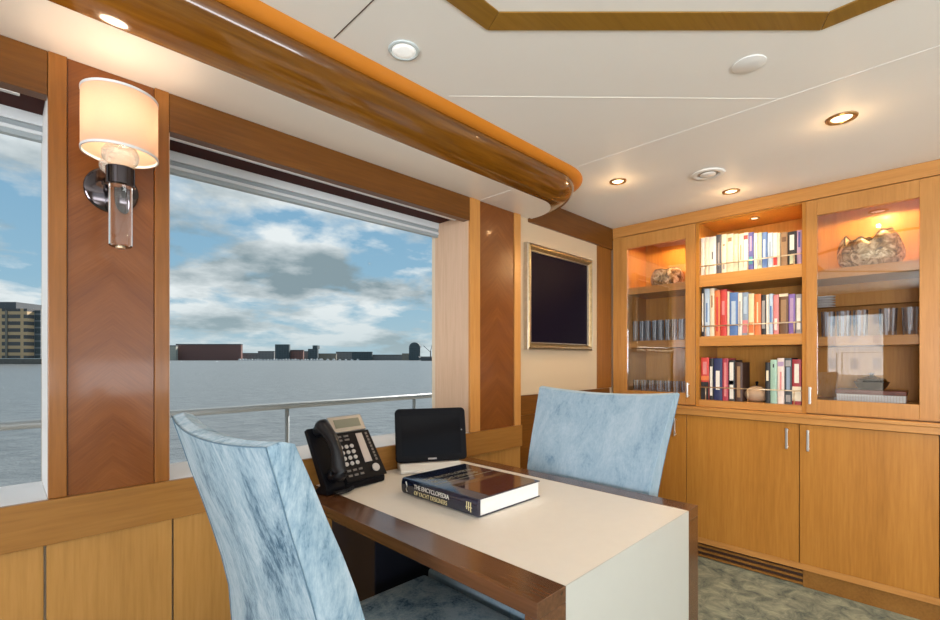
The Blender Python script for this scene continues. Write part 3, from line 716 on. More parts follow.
C2 = ['black', 'pale blue', 'cream', 'orange', 'red', 'cream', 'blue', 'white', 'grey blue', 'light yellow', 'orange', 'black', 'white', 'pale blue', 'pink', 'brown', 'purple', 'grey']
T2 = {0: [(.1, .9, .45, 'white')], 3: [(.1, .85, .35, 'red')], 4: [(.45, .75, .4, 'pink')], 6: [(.25, .8, .5, 'pale blue')], 8: [(.05, .35, .9, 'pink'), (.5, .9, .5, 'pale blue')], 7: [(.2, .8, .3, 'grey')], 11: [(.15, .85, .7, 'grey')], 13: [(.3, .7, .4, 'blue')], 14: [(.1, .4, .5, 'white')], 15: [(.3, .85, .55, 'tan'), (.93, 1.0, .98, 'cream')], 16: [(.3, .9, .5, 'mauve')], 17: [(.1, .9, .55, 'white')], 1: [(.3, .7, .25, 'blue')], 10: [(.3, .8, .2, 'light yellow')], 2: [(.6, .85, .3, 'tan')], 9: [(.05, .3, .9, 'orange')]}
H2 = [(1.02, 1.626), (.956, 1.624), (.925, 1.613), (.89, 1.609), (.838, 1.589), (.747, 1.573), (.70, 1.562), (.5, 1.548)]
for i, c in enumerate(C2):
    y1, y0 = S2[i], S2[i + 1]
    book(y1, y0, 1.3365, lerp_tab(H2, (y0 + y1) / 2) - 1.3365 + random.uniform(-.004, .003), c, T2.get(i, []), f'{c} spined book standing {ORD[i]} from the left on the middle open shelf', 'books on the middle open shelf')
S3 = [1.016, .971, .947, .899, .866, .831, .792]
C3 = ['red', 'black', 'navy', 'crimson', 'black', 'dark brown']
T3 = {0: [(0, .42, .98, 'black'), (.46, .56, .98, 'orange'), (.6, .9, .5, 'pink')], 1: [(.1, .8, .6, 'white')], 2: [(.25, .7, .45, 'white')], 3: [(.1, .9, .4, 'pink')], 4: [(.05, .95, .6, 'white'), (.4, .5, .62, 'black')], 5: [(.1, .9, .45, 'tan')]}
H3 = [1.209, 1.205, 1.204, 1.204, 1.193, 1.180]
for i, c in enumerate(C3):
    book(S3[i], S3[i + 1], .955, H3[i] - .955, c, T3[i], f'{c} spined book standing {ORD[i]} from the left of the group left of the pot', 'books left of the pot')
S4 = [.678, .654, .622, .588, .553, .510]
C4 = ['black', 'mint green', 'blush white', 'charcoal', 'wine red']
T4 = {0: [(.55, .8, .5, 'cream')], 1: [(.82, .9, .2, 'black')], 2: [(.82, .92, .8, 'mauve'), (.3, .7, .25, 'pink')], 3: [(.3, .8, .45, 'grey blue'), (.82, .95, .7, 'grey'), (.05, .2, .6, 'grey')], 4: [(.08, .40, .98, 'ivory'), (.48, .9, .5, 'white')]}
H4 = [1.181, 1.196, 1.205, 1.205, 1.198]
for i, c in enumerate(C4):
    book(S4[i], S4[i + 1], .955, H4[i] - .955, c, T4[i], f'{c} spined book standing {ORD[i]} of the group right of the pot', 'books right of the pot')

# squat pot between the books
t = thing('lidded_pot', 'squat beige pottery pot with dark knob between the books on the lowest open shelf', 'pot', (3.085, .737, .955))
B().lathe([(0, .0005), (.032, .0005), (.052, .012), (.062, .035), (.060, .052), (.050, .066), (.046, .069), (.0, .069)], (3.085, .737, .955), 40).build('body', 'pot', t, smooth='auto')
B().lathe([(0, .0695), (.046, .0695), (.040, .078), (.022, .088), (.0, .091)], (3.085, .737, .955), 40).build('lid', 'pot', t, smooth='auto')
B().lathe([(0, .090), (.006, .0905), (.005, .100), (.009, .108), (.006, .116), (0, .117)], (3.085, .737, .955), 20).build('knob', 'black', t, smooth=True)

# gilt bowls
def gilt_bowl(name, label, c, rx, ry, h, seed, ragged):
    rr = random.Random(seed)
    ph = [rr.uniform(0, 6.28) for _ in range(8)]
    t = thing(name, label, 'bowl', c)
    def rim(a): return h * (1 - ragged * (.5 + .3 * math.sin(2 * a + ph[0]) + .22 * math.sin(5 * a + ph[1]) + .15 * math.sin(9 * a + ph[2])))
    def lump(a, k): return 1 + .035 * math.sin(3 * a + ph[3] + k * 2) + .025 * math.sin(7 * a + ph[4] - k * 3)
    b = B(); n = 56
    pr = [(.0, .0), (.55, .0), (.80, .06), (.96, .25), (1.0, .45), (.97, .65), (.88, .84), (.74, 1.0)]
    inner = [(.70, .97), (.84, .75), (.92, .45), (.80, .15), (.0, .10)]
    full = pr + inner
    def P(i, j):
        a = 2 * PI * i / n; r, k = full[j]
        return Vector((c[0] + math.cos(a) * rx * max(r, .001) * lump(a, k), c[1] + math.sin(a) * ry * max(r, .001) * lump(a, k), c[2] + .0006 + rim(a) * k if k > .5 else c[2] + .0006 + h * k * (1 - ragged * .4)))
    b.grid(P, n, len(full), cu=True)
    bmesh.ops.remove_doubles(b.bm, verts=b.bm.verts, dist=.0008)
    b.build('body', 'bronze', t, smooth=True)
    rb = B()
    pts = []
    for i in range(n):
        a = 2 * PI * i / n
        pts.append(Vector((c[0] + math.cos(a) * rx * .72 * lump(a, 1), c[1] + math.sin(a) * ry * .72 * lump(a, 1), c[2] + .001 + rim(a))))
    rb.grid(lambda i, j: pts[i] + Vector((math.cos(2 * PI * i / n) * .004 * math.cos(j * PI / 3), math.sin(2 * PI * i / n) * .004 * math.cos(j * PI / 3), .004 * math.sin(j * PI / 3))), n, 6, cu=True, cv=True)
    rb.build('rim', 'bronze_dark', t, smooth=True)
gilt_bowl('gilt_bowl', 'rounded mottled gilt bowl in the top of the left glass compartment', (3.13, 1.275, 1.682), .085, .105, .118, 3, .12)
gilt_bowl('gilt_bowl', 'large ragged rimmed gilt vessel in the top of the right glass compartment', (3.15, .243, 1.664), .11, .135, .185, 12, .35)

# drinking glasses
def tumbler(c, r, h, label, group, cut=True):
    wob = (lambda i, k: 1 + (.03 * (1 if int(i * 32) % 2 else -1) if 1 <= k <= 3 else 0)) if cut else None
    b = B().lathe([(0, 0), (r * .82, 0), (r * .86, h * .08), (r * .92, h * .45), (r * .97, h * .75), (r, h), (r * .93, h), (r * .86, h * .5), (r * .76, h * .16), (0, h * .14)], (c[0], c[1], c[2] + .0006), 32, wob=wob)
    o = b.build('drinking_glass', 'tumbler', smooth='auto')
    return tag(o, label, 'glass', group)
g0 = tumbler((3.065, 1.455, 1.322), .0185, .135, 'x', 'tall glasses in the left compartment')
for i in range(9):
    g = g0 if i == 0 else g0.copy()
    if i: C.objects.link(g)
    g.location = (3.065 + (i % 2) * .01, 1.462 - i * .0435, 1.3226)
    g['label'] = f'tall clear tumbler, {ORD[i]} from left in front row behind the left glass door'
for i in range(8):
    g = g0.copy(); C.objects.link(g)
    g.location = (3.125, 1.44 - i * .0435, 1.3226)
    g['label'] = f'tall clear tumbler, {ORD[i]} from left in second row behind the left glass door'
g1 = tumbler((3.065, 1.45, .985), .024, .072, 'x', 'short glasses in the left compartment')
for i in range(7):
    g = g1 if i == 0 else g1.copy()
    if i: C.objects.link(g)
    g.location = (3.07, 1.455 - i * .053, .9856)
    g['label'] = f'short clear glass, {ORD[i]} from left at the bottom behind the left glass door'
g2 = tumbler((3.12, .40, 1.316), .036, .134, 'x', 'cut tumblers in the right compartment')
for i, y in enumerate((.412, .345, .278, .172, .088)):
    g = g2 if i == 0 else g2.copy()
    if i: C.objects.link(g)
    g.location = (3.115, y - (.0 if i else 0), 1.3166)
    g['label'] = f'cut crystal tumbler, {ORD[i]} from the left on the right compartment shelf'
    g.scale = (.86, .86, 1) if i < 3 else (1, 1, 1)
# fanned plates on the glass shelf
for i in range(5):
    r = .05
    b = B().lathe([(0, 0), (r * .55, 0), (r, .009), (r, .0115), (r * .55, .003), (0, .003)], (3.14, .432, 1.4706 + i * .0135), 32)
    tag(b.build('saucer', 'plate', smooth='auto'), f'white china saucer, {["lowest", "second from the bottom", "middle one", "second from the top", "topmost"][i]} in the stack on the clear glass shelf', 'saucer', 'stack of white saucers')
# ribbed box at the bottom of the right compartment
t = thing('storage_box', 'low ivory ribbed box with maroon lid at the bottom of the right compartment', 'box', (3.10, .235, .985))
bx(3.045, 3.20, .105, .367, .9855, 1.022).build('body', 'ribbed', t)
for i in range(24):
    y = .110 + i * .0109
    pass
rb = B()
for i in range(24): rb.box(3.0415, 3.045, .1075 + i * .0109, .1135 + i * .0109, .9865, 1.020)
rb.build('ribs', 'white', t)
bx(3.040, 3.204, .101, .371, 1.0225, 1.045).build('lid', 'maroon', t, bevel=.003)
t = thing('reflection_dish', 'dark dish shape standing in for reflections on the maroon lidded box', 'dish', (3.12, .235, 1.045))  # dark form added where only reflections show above the box
B().lathe([(0, .0006), (.05, .0006), (.062, .02), (.07, .04), (.064, .04), (.055, .018), (0, .012)], (3.12, .235, 1.045), 36).build('body', 'black', t, smooth='auto')
B().lathe([(0, .0405), (.062, .0405), (.055, .055), (.02, .066), (.008, .072), (.012, .082), (0, .086)], (3.12, .235, 1.045), 36).build('lid', 'dark_chrome', t, smooth='auto')

# ================================================================== FRAMED PICTURE
t = thing('framed_picture', 'large dark picture in an antique gold frame on the cream wall', 'picture', (2.346, YI - .004, 1.255))
yb = YI - .0045
bx(2.035, 2.640, yb - .012, yb, 1.272, 1.815).build('canvas', 'tv_screen', t)
def mitre_frame(x0, x1, z0, z1, w_, prof, name, m):
    """profile (inset, depth) swept round the rectangle"""
    b = B()
    cs = [(x0, z0, 1, 1), (x1, z0, -1, 1), (x1, z1, -1, -1), (x0, z1, 1, -1)]
    b.grid(lambda i, j: (cs[i][0] + cs[i][2] * prof[j][0], yb - prof[j][1], cs[i][1] + cs[i][3] * prof[j][0]), 4, len(prof), cu=True, cv=True)
    return b.build(name, m, t)
mitre_frame(2.008, 2.684, 1.252, 1.836, .04, [(.006, .0125), (.006, .026), (.012, .034), (.020, .034), (.030, .024), (.036, .0125)], 'frame', 'gold_frame')
mitre_frame(2.008, 2.684, 1.252, 1.836, .04, [(0, .001), (0, .028), (.0028, .031), (.0055, .028), (.0055, .001)], 'outer_edge', 'gold_edge')
mitre_frame(2.008, 2.684, 1.252, 1.836, .04, [(.0365, .0125), (.0365, .022), (.040, .022), (.042, .0125)], 'inner_edge', 'gold_edge')

# ================================================================== DESK
dk = thing('desk', 'desk with cream leather top and dark wooden borders', 'desk', (1.10, 1.05, 0))
ZD = .75
YE = YF - .0125   # meets the ledge
xL, xR, yN = .695, 1.513, .520
iL, iR = .790, 1.438
bx(iL + .0004, iR - .0004, yN + .0035, YE, ZD - .026, ZD - .0005).build('top', 'leather', dk)
bx(iL + .0004, iR - .0004, yN + .0005, yN + .003, .001, ZD - .0008).build('end_panel', 'lacquer', dk)
bx(iL + .0004, iR - .0004, yN + .0032, yN + .026, .001, ZD - .0265).build('inner_panel', 'navy', dk)
for x0, x1 in ((xL, iL), (iR, xR)):
    bx(x0, x1, yN, YE, ZD - .032, ZD).build('top_border', 'desk_wood', dk, bevel=.0015)
    bx(x0, x1, yN, yN + .030, .001, ZD - .0322).build('leg', 'cherry' if 0 else 'desk_wood', dk, bevel=.0015)
pd = bx(.84, 1.40, 1.27, YE - .02, .03, ZD - .033).build('desk_shade_block', 'navy', dk, bevel=.003)  # dark box added to give the black shade under the desk

# ================================================================== CHAIRS
TAPER = .93
def make_chair(name, label, loc, rz, half=.258, sag=.014, vm='velvet'):
    t = thing(name, label, 'chair', loc, rz, group=None)
    # backrest: closed grid. local +x is forward
    zr = [(.44, -.285), (.50, -.288), (.59, -.293), (.669, -.299), (.74, -.314), (.814, -.334), (.88, -.353), (.946, -.374), (1.01, -.392), (1.05, -.404), (1.074, -.411)]
    nW = 17; nS = 7
    b = B()
    rings = []
    for k, (z, xr) in enumerate(zr):
        f = (z - .44) / .634
        hw = half * (TAPER + (1 - TAPER) * max(0, (f - .3) / .7) ** 1.4)
        tc_ = .080 - .038 * max(0, (f - .5) * 2) ** 1.3
        ring = []
        def pt(s, side):
            # s in -1..1 across; side 0 rear, 1 front, with bulge
            bow = (1 - s * s)
            xrr = xr - .020 * bow * (.3 + .7 * f)
            xff = xr + tc_ - .016 * (f) * bow
            x = xrr if side == 0 else xff
            zt = z - (sag * bow * max(0, (f - .5) * 2) ** 2)
            if k == len(zr) - 1: zt -= 0
            return Vector((x, s * hw, zt))
        # loop round the section: rear, side, front, side
        for i in range(nW): ring.append(pt(-1 + 2 * i / (nW - 1), 0))
        for i in (1, 2):
            a, c = pt(1, 0), pt(1, 1); ring.append(a.lerp(c, i / 3) + Vector((0, .002, 0)))
        for i in range(nW): ring.append(pt(1 - 2 * i / (nW - 1), 1))
        for i in (1, 2):
            a, c = pt(-1, 1), pt(-1, 0); ring.append(a.lerp(c, i / 3) + Vector((0, -.002, 0)))
        rings.append([b.bm.verts.new(p) for p in ring])
    n = len(rings[0])
    for a, c in zip(rings, rings[1:]):
        for i in range(n): b.bm.faces.new((a[i], a[(i + 1) % n], c[(i + 1) % n], c[i]))
    # caps as strips between rear and front
    for ring, top in ((rings[0], False), (rings[-1], True)):
        rear = ring[:nW]; front = ring[nW + 2:nW + 2 + nW][::-1]
        # a slightly crowned middle line
        mid = []
        for i in range(nW):
            p = (rear[i].co + front[i].co) / 2; p.z += .006 if top else -.002
            mid.append(b.bm.verts.new(p))
        for i in range(nW - 1):
            b.bm.faces.new((rear[i], rear[i + 1], mid[i + 1], mid[i])); b.bm.faces.new((mid[i], mid[i + 1], front[i + 1], front[i]))
        s1 = ring[nW:nW + 2]; s2 = ring[2 * nW + 2:2 * nW + 4]
        b.bm.faces.new((rear[-1], s1[0], s1[1], front[-1], mid[-1])); b.bm.faces.new((front[0], s2[0], s2[1], rear[0], mid[0]))
    edge_r = [v.co.copy() for v in rings[-1][:nW]]
    side_r = [g[nW - 1].co.copy() for g in rings[:-1]]; side_l = [g[0].co.copy() for g in rings[:-1]]
    off = Vector((-.0012, 0, 0))
    line = [p + off for p in side_l] + [p + off for p in edge_r] + [p + off for p in side_r[::-1]]
    bk = b.build('backrest', vm, t, smooth='auto', bevel=.006, seg=3, local=True)
    pp = B().tube(line, .0011, 6).build('piping', 'piping', t, smooth=True, local=True)
    # piping along the rear top seam
    z, xr = zr[-1]
    # seat cushion, rounded
    sb = B()
    n_, m_ = 13, 13
    def seat_pt(i, j, top):
        u = -1 + 2 * i / (n_ - 1); v = -1 + 2 * j / (m_ - 1)
        x = .045 + u * .265; y = v * .262
        e_ = max(abs(u), abs(v))
        return Vector((x, y, (.503 - .012 * e_ ** 6) if top else .405))
    T = [[sb.bm.verts.new(seat_pt(i, j, True)) for j in range(m_)] for i in range(n_)]
    L = [[sb.bm.verts.new(seat_pt(i, j, False)) for j in range(m_)] for i in range(n_)]
    for g_ in (T, L):
        for i in range(n_ - 1):
            for j in range(m_ - 1): sb.bm.faces.new((g_[i][j], g_[i + 1][j], g_[i + 1][j + 1], g_[i][j + 1]))
    edge = [(i, 0) for i in range(n_)] + [(n_ - 1, j) for j in range(1, m_)] + [(i, m_ - 1) for i in range(n_ - 2, -1, -1)] + [(0, j) for j in range(m_ - 2, 0, -1)]
    for k in range(len(edge)):
        (a, c), (d_, e2) = edge[k], edge[(k + 1) % len(edge)]
        sb.bm.faces.new((T[a][c], T[d_][e2], L[d_][e2], L[a][c]))
    sb.build('seat', vm, t, smooth='auto', bevel=.010, seg=3, local=True)
    bx(-.278, .295, -.25, .25, .345, .4045).build('seat_frame', vm, t, local=True, bevel=.004)
    for sx in (-1, 1):
        for sy in (-1, 1):
            x, y = (-.245 if sx < 0 else .265), sy * .22
            lb = B(); dx = -.05 if sx < 0 else 0
            pts = [(x - .02, y - .02, .3445), (x + .02, y - .02, .3445), (x + .02, y + .02, .3445), (x - .02, y + .02, .3445)]
            v0 = [lb.bm.verts.new(p) for p in pts]; v1 = [lb.bm.verts.new((x + dx + (p[0] - x) * .65, y + (p[1] - y) * .65, .001)) for p in pts]
            lb.bm.faces.new(v0); lb.bm.faces.new(v1[::-1])
            for i in range(4): lb.bm.faces.new((v0[i], v0[(i + 1) % 4], v1[(i + 1) % 4], v1[i]))
            lb.build('leg', 'desk_wood', t, local=True, bevel=.002)
    return t
make_chair('dining_chair', 'blue velvet chair in the foreground, seen from behind, pushed under the desk', (.676, .936, 0), 0, .262)
TAPER = .86
make_chair('dining_chair', 'pale blue velvet chair on the far side of the desk, before the base cabinets', (1.325, .958, 0), PI, .298, .018, 'velvet_pale')

# ================================================================== THINGS ON THE DESK
# book
bt = thing('large_book', 'thick glossy navy book with a printed spine lying on the desk', 'book', (1.0925, 1.094, ZD))
bx0, bx1, by0, by1, bh = .9450, 1.2400, .9170, 1.2700, .0520
cv = B()
pts = []
for k in range(9):
    a = PI * k / 8
    pts.append((bx0 + .010 - .010 * math.sin(a) ** .8, by0, ZD + .0008 + bh / 2 - bh / 2 * math.cos(a)))
pts += [(bx1, by0, ZD + .0008 + bh), (bx1, by0, ZD + .0008 + bh - .003), (bx0 + .014, by0, ZD + .0008 + bh - .003), (bx0 + .014, by0, ZD + .0038), (bx1, by0, ZD + .0038), (bx1, by0, ZD + .0008)]
cv.poly(pts, (0, by1 - by0, 0)).build('cover', 'book_navy', bt, smooth='auto')
bx(bx0 + .0145, bx1 - .005, by0 + .003, by1 - .005, ZD + .0041, ZD + bh - .0026).build('pages', 'paper', bt)
zt = bh + .0009
def on_book(x, y): return (x - 1.0925, y - 1.094)
bx(bx0 + .055, bx1 - .004, by0 + .004, by0 + .135, ZD + zt - .0003, ZD + zt + .0002).build('cover_picture', 'book_maroon', bt)
bx(bx0 + .055, bx1 - .004, by0 + .137, by0 + .165, ZD + zt - .0003, ZD + zt + .0002).build('cover_picture', 'book_band', bt)
for yy, s_ in ((by0 + .262, 'THE ENCYCLOPEDIA'), (by0 + .222, 'OF YACHT DESIGNERS')):
    x_, y_ = on_book(bx0 + .030, yy)
    text_mesh('title', s_, .028, 'cover_gold', bt, (x_, y_, zt), (0, 0, 0), sx=.235 / .30 * (1.06 if 'THE' in s_ else .92))
bx(bx0 + .02, bx1 - .006, by0 + .200, by0 + .203, ZD + zt - .0003, ZD + zt + .0002).build('cover_line', 'cover_gold', bt)
# spine lettering: faces -X, runs from the window end towards the camera
for zz_, s_, m_, sc_ in ((.0285, 'THE ENCYCLOPEDIA', 'white_text', .80), (.0085, 'OF YACHT DESIGNERS', 'gold_text', .70)):
    x_, y_ = on_book(bx0, by1 - .065)
    text_mesh('spine_title', s_, .020, m_, bt, (bx0 - 1.0925 - .0006, by1 - 1.094 - .068, zz_), (PI / 2, 0, -PI / 2), extrude=.0006, sx=sc_ * 1.12)
mk = B()
for k in range(3): mk.box(bx0 - .0008, bx0 + .0010, by0 + .024 + k * .008, by0 + .027 + k * .008, ZD + .012 + k * .003, ZD + .040)
mk.box(bx0 - .0008, bx0 + .0010, by0 + .020, by0 + .046, ZD + .024, ZD + .026)
mk.build('publisher_mark', 'gold_text', bt)
mk = B().tube([(bx0 + .0015, by1 - .030, ZD + .010), (bx0 - .0002, by1 - .026, ZD + .020), (bx0 - .0006, by1 - .032, ZD + .030), (bx0 + .0008, by1 - .024, ZD + .043)], .0022, 8)
mk.build('spine_emblem', 'white_text', bt, smooth=True)

# touch panel on a white dock
ang = -math.atan2(.136, .246)
tb = thing('touch_panel', 'black touch screen panel leaning on a white dock at the desk end', 'tablet', (1.240, 1.460, ZD), ang)
def R(n, bm, m, par, **k): return bm.build(n, m, par, local=True, **k)
# local: +x along width, -y toward the viewer
dkx = B()
dkx.poly([(-.135, -.062, .001), (-.135, -.062, .014), (-.135, -.02, .030), (-.135, .05, .030), (-.135, .05, .001)], (.25, 0, 0))
R('dock', dkx, 'white', tb, bevel=.004)
lean = math.radians(12)
def rot_lean(p, o=(0, -.012, .0345)):
    x, y, z = p
    return (x + o[0], o[1] + y * math.cos(lean) + z * math.sin(lean), o[2] - y * math.sin(lean) + z * math.cos(lean))
def lean_round_rect(w_, h_, r, y0, y1, x0=0, z0=0, n=6):
    pts = []
    for cx_, cz_, a0 in ((w_ / 2 - r, r, -PI / 2), (w_ / 2 - r, h_ - r, 0), (-w_ / 2 + r, h_ - r, PI / 2), (-w_ / 2 + r, r, PI)):
        for k in range(n + 1):
            a = a0 + PI / 2 * k / n
            pts.append((x0 + cx_ + r * math.cos(a), cz_ + r * math.sin(a) + z0))
    b = B()
    f = [rot_lean((x, y0, z)) for x, z in pts]; g = [rot_lean((x, y1, z)) for x, z in pts]
    d_ = Vector(g[0]) - Vector(f[0])
    b.poly(f, d_)
    return b
R('housing', lean_round_rect(.294, .216, .018, 0, .016), 'black', tb, bevel=.003)
R('back_shell', lean_round_rect(.262, .19, .03, .0162, .03, z0=.01), 'black', tb, bevel=.004)
R('screen', lean_round_rect(.246, .164, .002, -.0012, -.0003, z0=.027), 'screen', tb)
R('badge', lean_round_rect(.036, .0065, .001, -.0012, -.0003, z0=.008), 'key', tb)
R('button', lean_round_rect(.006, .006, .0029, -.0012, -.0003, x0=.128, z0=.12), 'key', tb)

# desk phone, local: +x along width, -y to the viewer; face slopes up and back
ph = thing('desk_phone', 'black office telephone with handset and keypad beside the window', 'telephone', (.868, 1.474, ZD), math.radians(7))
fa = math.radians(59)     # slope of the face
org = Vector((0, -.052, .022))
ux = Vector((1, 0, 0)); uv = Vector((0, math.cos(fa), math.sin(fa))); un = Vector((0, -math.sin(fa), math.cos(fa)))
def FP(x, v, n=0): return org + ux * x + uv * v + un * n
def face_box(x0, x1, v0, v1, n0, n1, taper=0.0):
    b = B()
    b.poly([FP(x0, v0, n0), FP(x1, v0, n0), FP(x1 - taper, v1, n0), FP(x0 + taper * .5, v1, n0)], un * (n1 - n0))
    return b
body = B()
def prism_side(x, v_, th):
    top = FP(x, v_, -.001); bot = FP(x, 0, -.001)
    return [Vector((x, -.050, .002)), bot, top, top - un * th, Vector((x, -.012, .030)), Vector((x, .030, .002))]
body.poly(prism_side(-.118, .222, .022), (.070, 0, 0))
body.poly(prism_side(-.0478, .186, .022), (.160, 0, 0))
R('body', body, 'black', ph, bevel=.004)
R('face_plate', face_box(-.046, .118, .004, .185, .0002, .007, taper=.012), 'black', ph, bevel=.002)
ph.scale = (1.09, 1, 1)
dsp = R('display_bezel', face_box(-.042, .098, .187, .250, -.004, .010, taper=.003), 'phone_silver', ph, bevel=.003)
o = face_box(-.022, .080, .203, .236, .0102, .0112).build('display', 'lcd', ph, local=True)
R('label_strip', face_box(.046, .076, .062, .175, .0072, .0085, taper=.003), 'strip', ph)
def disc_on_face(x, v, r, h_, n0=.0072):
    b = B(); seg = 20
    b.poly([FP(x, v, n0) + ux * r * math.cos(2 * PI * k / seg) + uv * r * math.sin(2 * PI * k / seg) for k in range(seg)], un * h_)
    return b
for r_i in range(4):
    for c_i in range(3):
        R('key', disc_on_face(-.026 + c_i * .021, .068 + r_i * .021, .0072, .003), 'key', ph)
for r_i in range(2):
    for c_i in range(3):
        R('function_key', face_box(-.033 + c_i * .023, -.019 + c_i * .023, .022 + r_i * .018, .029 + r_i * .018, .0072, .009), 'key_dark', ph)
for r_i in range(2):
    for c_i in range(2):
        R('function_key', face_box(-.030 + c_i * .028, -.012 + c_i * .028, .154 + r_i * .014, .160 + r_i * .014, .0072, .009), 'key_dark', ph)
for k in range(9):
    R('side_key', face_box(.092 - k * .0007, .100 - k * .0007, .062 + k * .013, .071 + k * .013, .0072, .0085), 'key_dark', ph)
R('dial_button', disc_on_face(.080, .036, .0145, .004), 'key', ph)
# handset
hs = B()
path_ = []; rad = []
for k in range(15):
    f = k / 14
    v = .030 + f * .185
    nn = .030 + .028 * math.sin(PI * f)
    path_.append(FP(-.083 + .004 * math.sin(PI * f), v, nn)); rad.append(.018 + .008 * (abs(2 * f - 1)) ** 2)
path_ = [FP(-.083, .022, .022)] + path_ + [FP(-.083, .224, .024)]; rad = [.020] + rad + [.018]
hs.tube(path_, .018, 18, rad)
R('handset', hs, 'black_soft', ph, smooth=True)
R('handset_cup', B().poly([FP(-.083, .040, .004) + ux * .024 * math.cos(2 * PI * k / 24) + uv * .024 * math.sin(2 * PI * k / 24) for k in range(24)], un * .022), 'black_soft', ph, bevel=.003)
R('handset_cup', B().poly([FP(-.083, .205, .004) + ux * .022 * math.cos(2 * PI * k / 24) + uv * .022 * math.sin(2 * PI * k / 24) for k in range(24)], un * .022), 'black_soft', ph, bevel=.003)
co = []
for k in range(160):
    f = k / 159; a = f * 2 * PI * 17
    base = Vector((-.10 + .07 * f, -.066 - .010 * math.sin(PI * f), .0095 + .004 * f))
    co.append(base + Vector((0, math.cos(a) * .006, math.sin(a) * .006)))
R('coiled_cord', B().tube(co, .0014, 6), 'black_soft', ph, smooth=True)

# ================================================================== WALL LAMP
lx, ly = .208, 1.445
wl_ = thing('wall_lamp', 'wall lamp with drum shade and clear crystal rod on the reddish pillar', 'wall lamp', (lx, YF + .003, 1.658))
B().lathe([(0, 0), (.060, 0), (.060, -.006), (.055, -.010), (0, -.011)], (lx, YF + .0035, 1.655), 48, 'y').build('back_plate', 'dark_chrome', wl_, smooth='auto')
B().lathe([(0, -.0115), (.020, -.012), (.020, -.05), (0, -.051)], (lx, YF + .0035, 1.655), 28, 'y').build('arm_boss', 'dark_chrome', wl_, smooth='auto')
B().tube([(lx, 1.535, 1.655), (lx, ly + .026, 1.655)], .008, 16).build('arm', 'dark_chrome', wl_, smooth=True)
def rough_ball(c, r, name):
    rr = random.Random(7)
    b = B()
    bmesh.ops.create_icosphere(b.bm, subdivisions=3, radius=r)
    for v in b.bm.verts: v.co = v.co * (1 + rr.uniform(-.05, .05)); v.co.z *= .82; v.co += Vector(c)
    return b.build(name, 'crackle', wl_)
rough_ball((lx, 1.512, 1.702), .036, 'crystal_ball')
rough_ball((lx, ly, 1.709), .039, 'crystal_ball')
B().cyl((lx, ly, 1.632), .030, .046, seg=36).build('collar', 'dark_chrome', wl_, smooth='auto', bevel=.002)
B().lathe([(.0, 1.481), (.022, 1.481), (.0245, 1.484), (.0245, 1.6315), (0, 1.6315)], (lx, ly, 0), 36).build('crystal_rod', 'crystal', wl_, smooth='auto')
B().cyl((lx, ly, 1.4765), .010, .004, seg=20).build('rod_finial', 'brass', wl_, smooth='auto')
sh = B().lathe([(.077, 1.712), (.0785, 1.712), (.0785, 1.855), (.077, 1.855)], (lx, ly, 0), 64, close=True)
sh.build('shade', 'shade', wl_, smooth='auto')
for z in (1.708, 1.851): B().lathe([(.0765, z), (.0795, z), (.0795, z + .006), (.0765, z + .006)], (lx, ly, 0), 64, close=True).build('shade_trim', 'white_frame', wl_, smooth='auto')['label'] = 'grey trim ring of the shade'
B().lathe([(0, 1.742), (.007, 1.743), (.008, 1.752), (.006, 1.756), (0, 1.757)], (lx, ly, 0), 24).build('bulb', 'bulb', wl_, smooth=True)
pl_ = lamp('wall_lamp_light', 'POINT', (lx, ly, 1.79), 1.5, (1.0, .74, .52), shadow_soft_size=.03)
pl_.parent = wl_; pl_.location = Vector((lx, ly, 1.79)) - Vector(wl_.location)

# ================================================================== OUTSIDE
bx(XB - 1, 6, YO, 3.0, -.06, 0).build('side_deck', 'deck')
tag(bpy.data.objects['side_deck'], 'side deck of the yacht outside the windows', 'deck', kind='structure')
tag(bx(XB - 1, 6, YO, 3.05, 2.32, 2.42).build('deck_overhang', 'gel'), 'white deck overhang outside above the windows', 'overhang', kind='structure')
rt = thing('deck_railing', 'slim steel handrail outside the windows above the water', 'railing', (1.0, 2.9, 0))
B().tube([(-2.5, 2.9, .905), (6, 2.9, .905)], .020, 16).build('handrail', 'steel', rt, smooth=True)
for x in (-1.9, -.35, 1.267, 2.279, 3.6, 5.0):
    B().tube([(x, 2.9, .001), (x, 2.9, .887)], .013, 12).build('post', 'steel', rt, smooth=True)
struct(bx(-3000, 4000, 3.4, 3000, -2.3, -2.0).build('water', 'water'), 'grey blue harbour water', 'water')
bpy.data.objects['water']['kind'] = 'stuff'

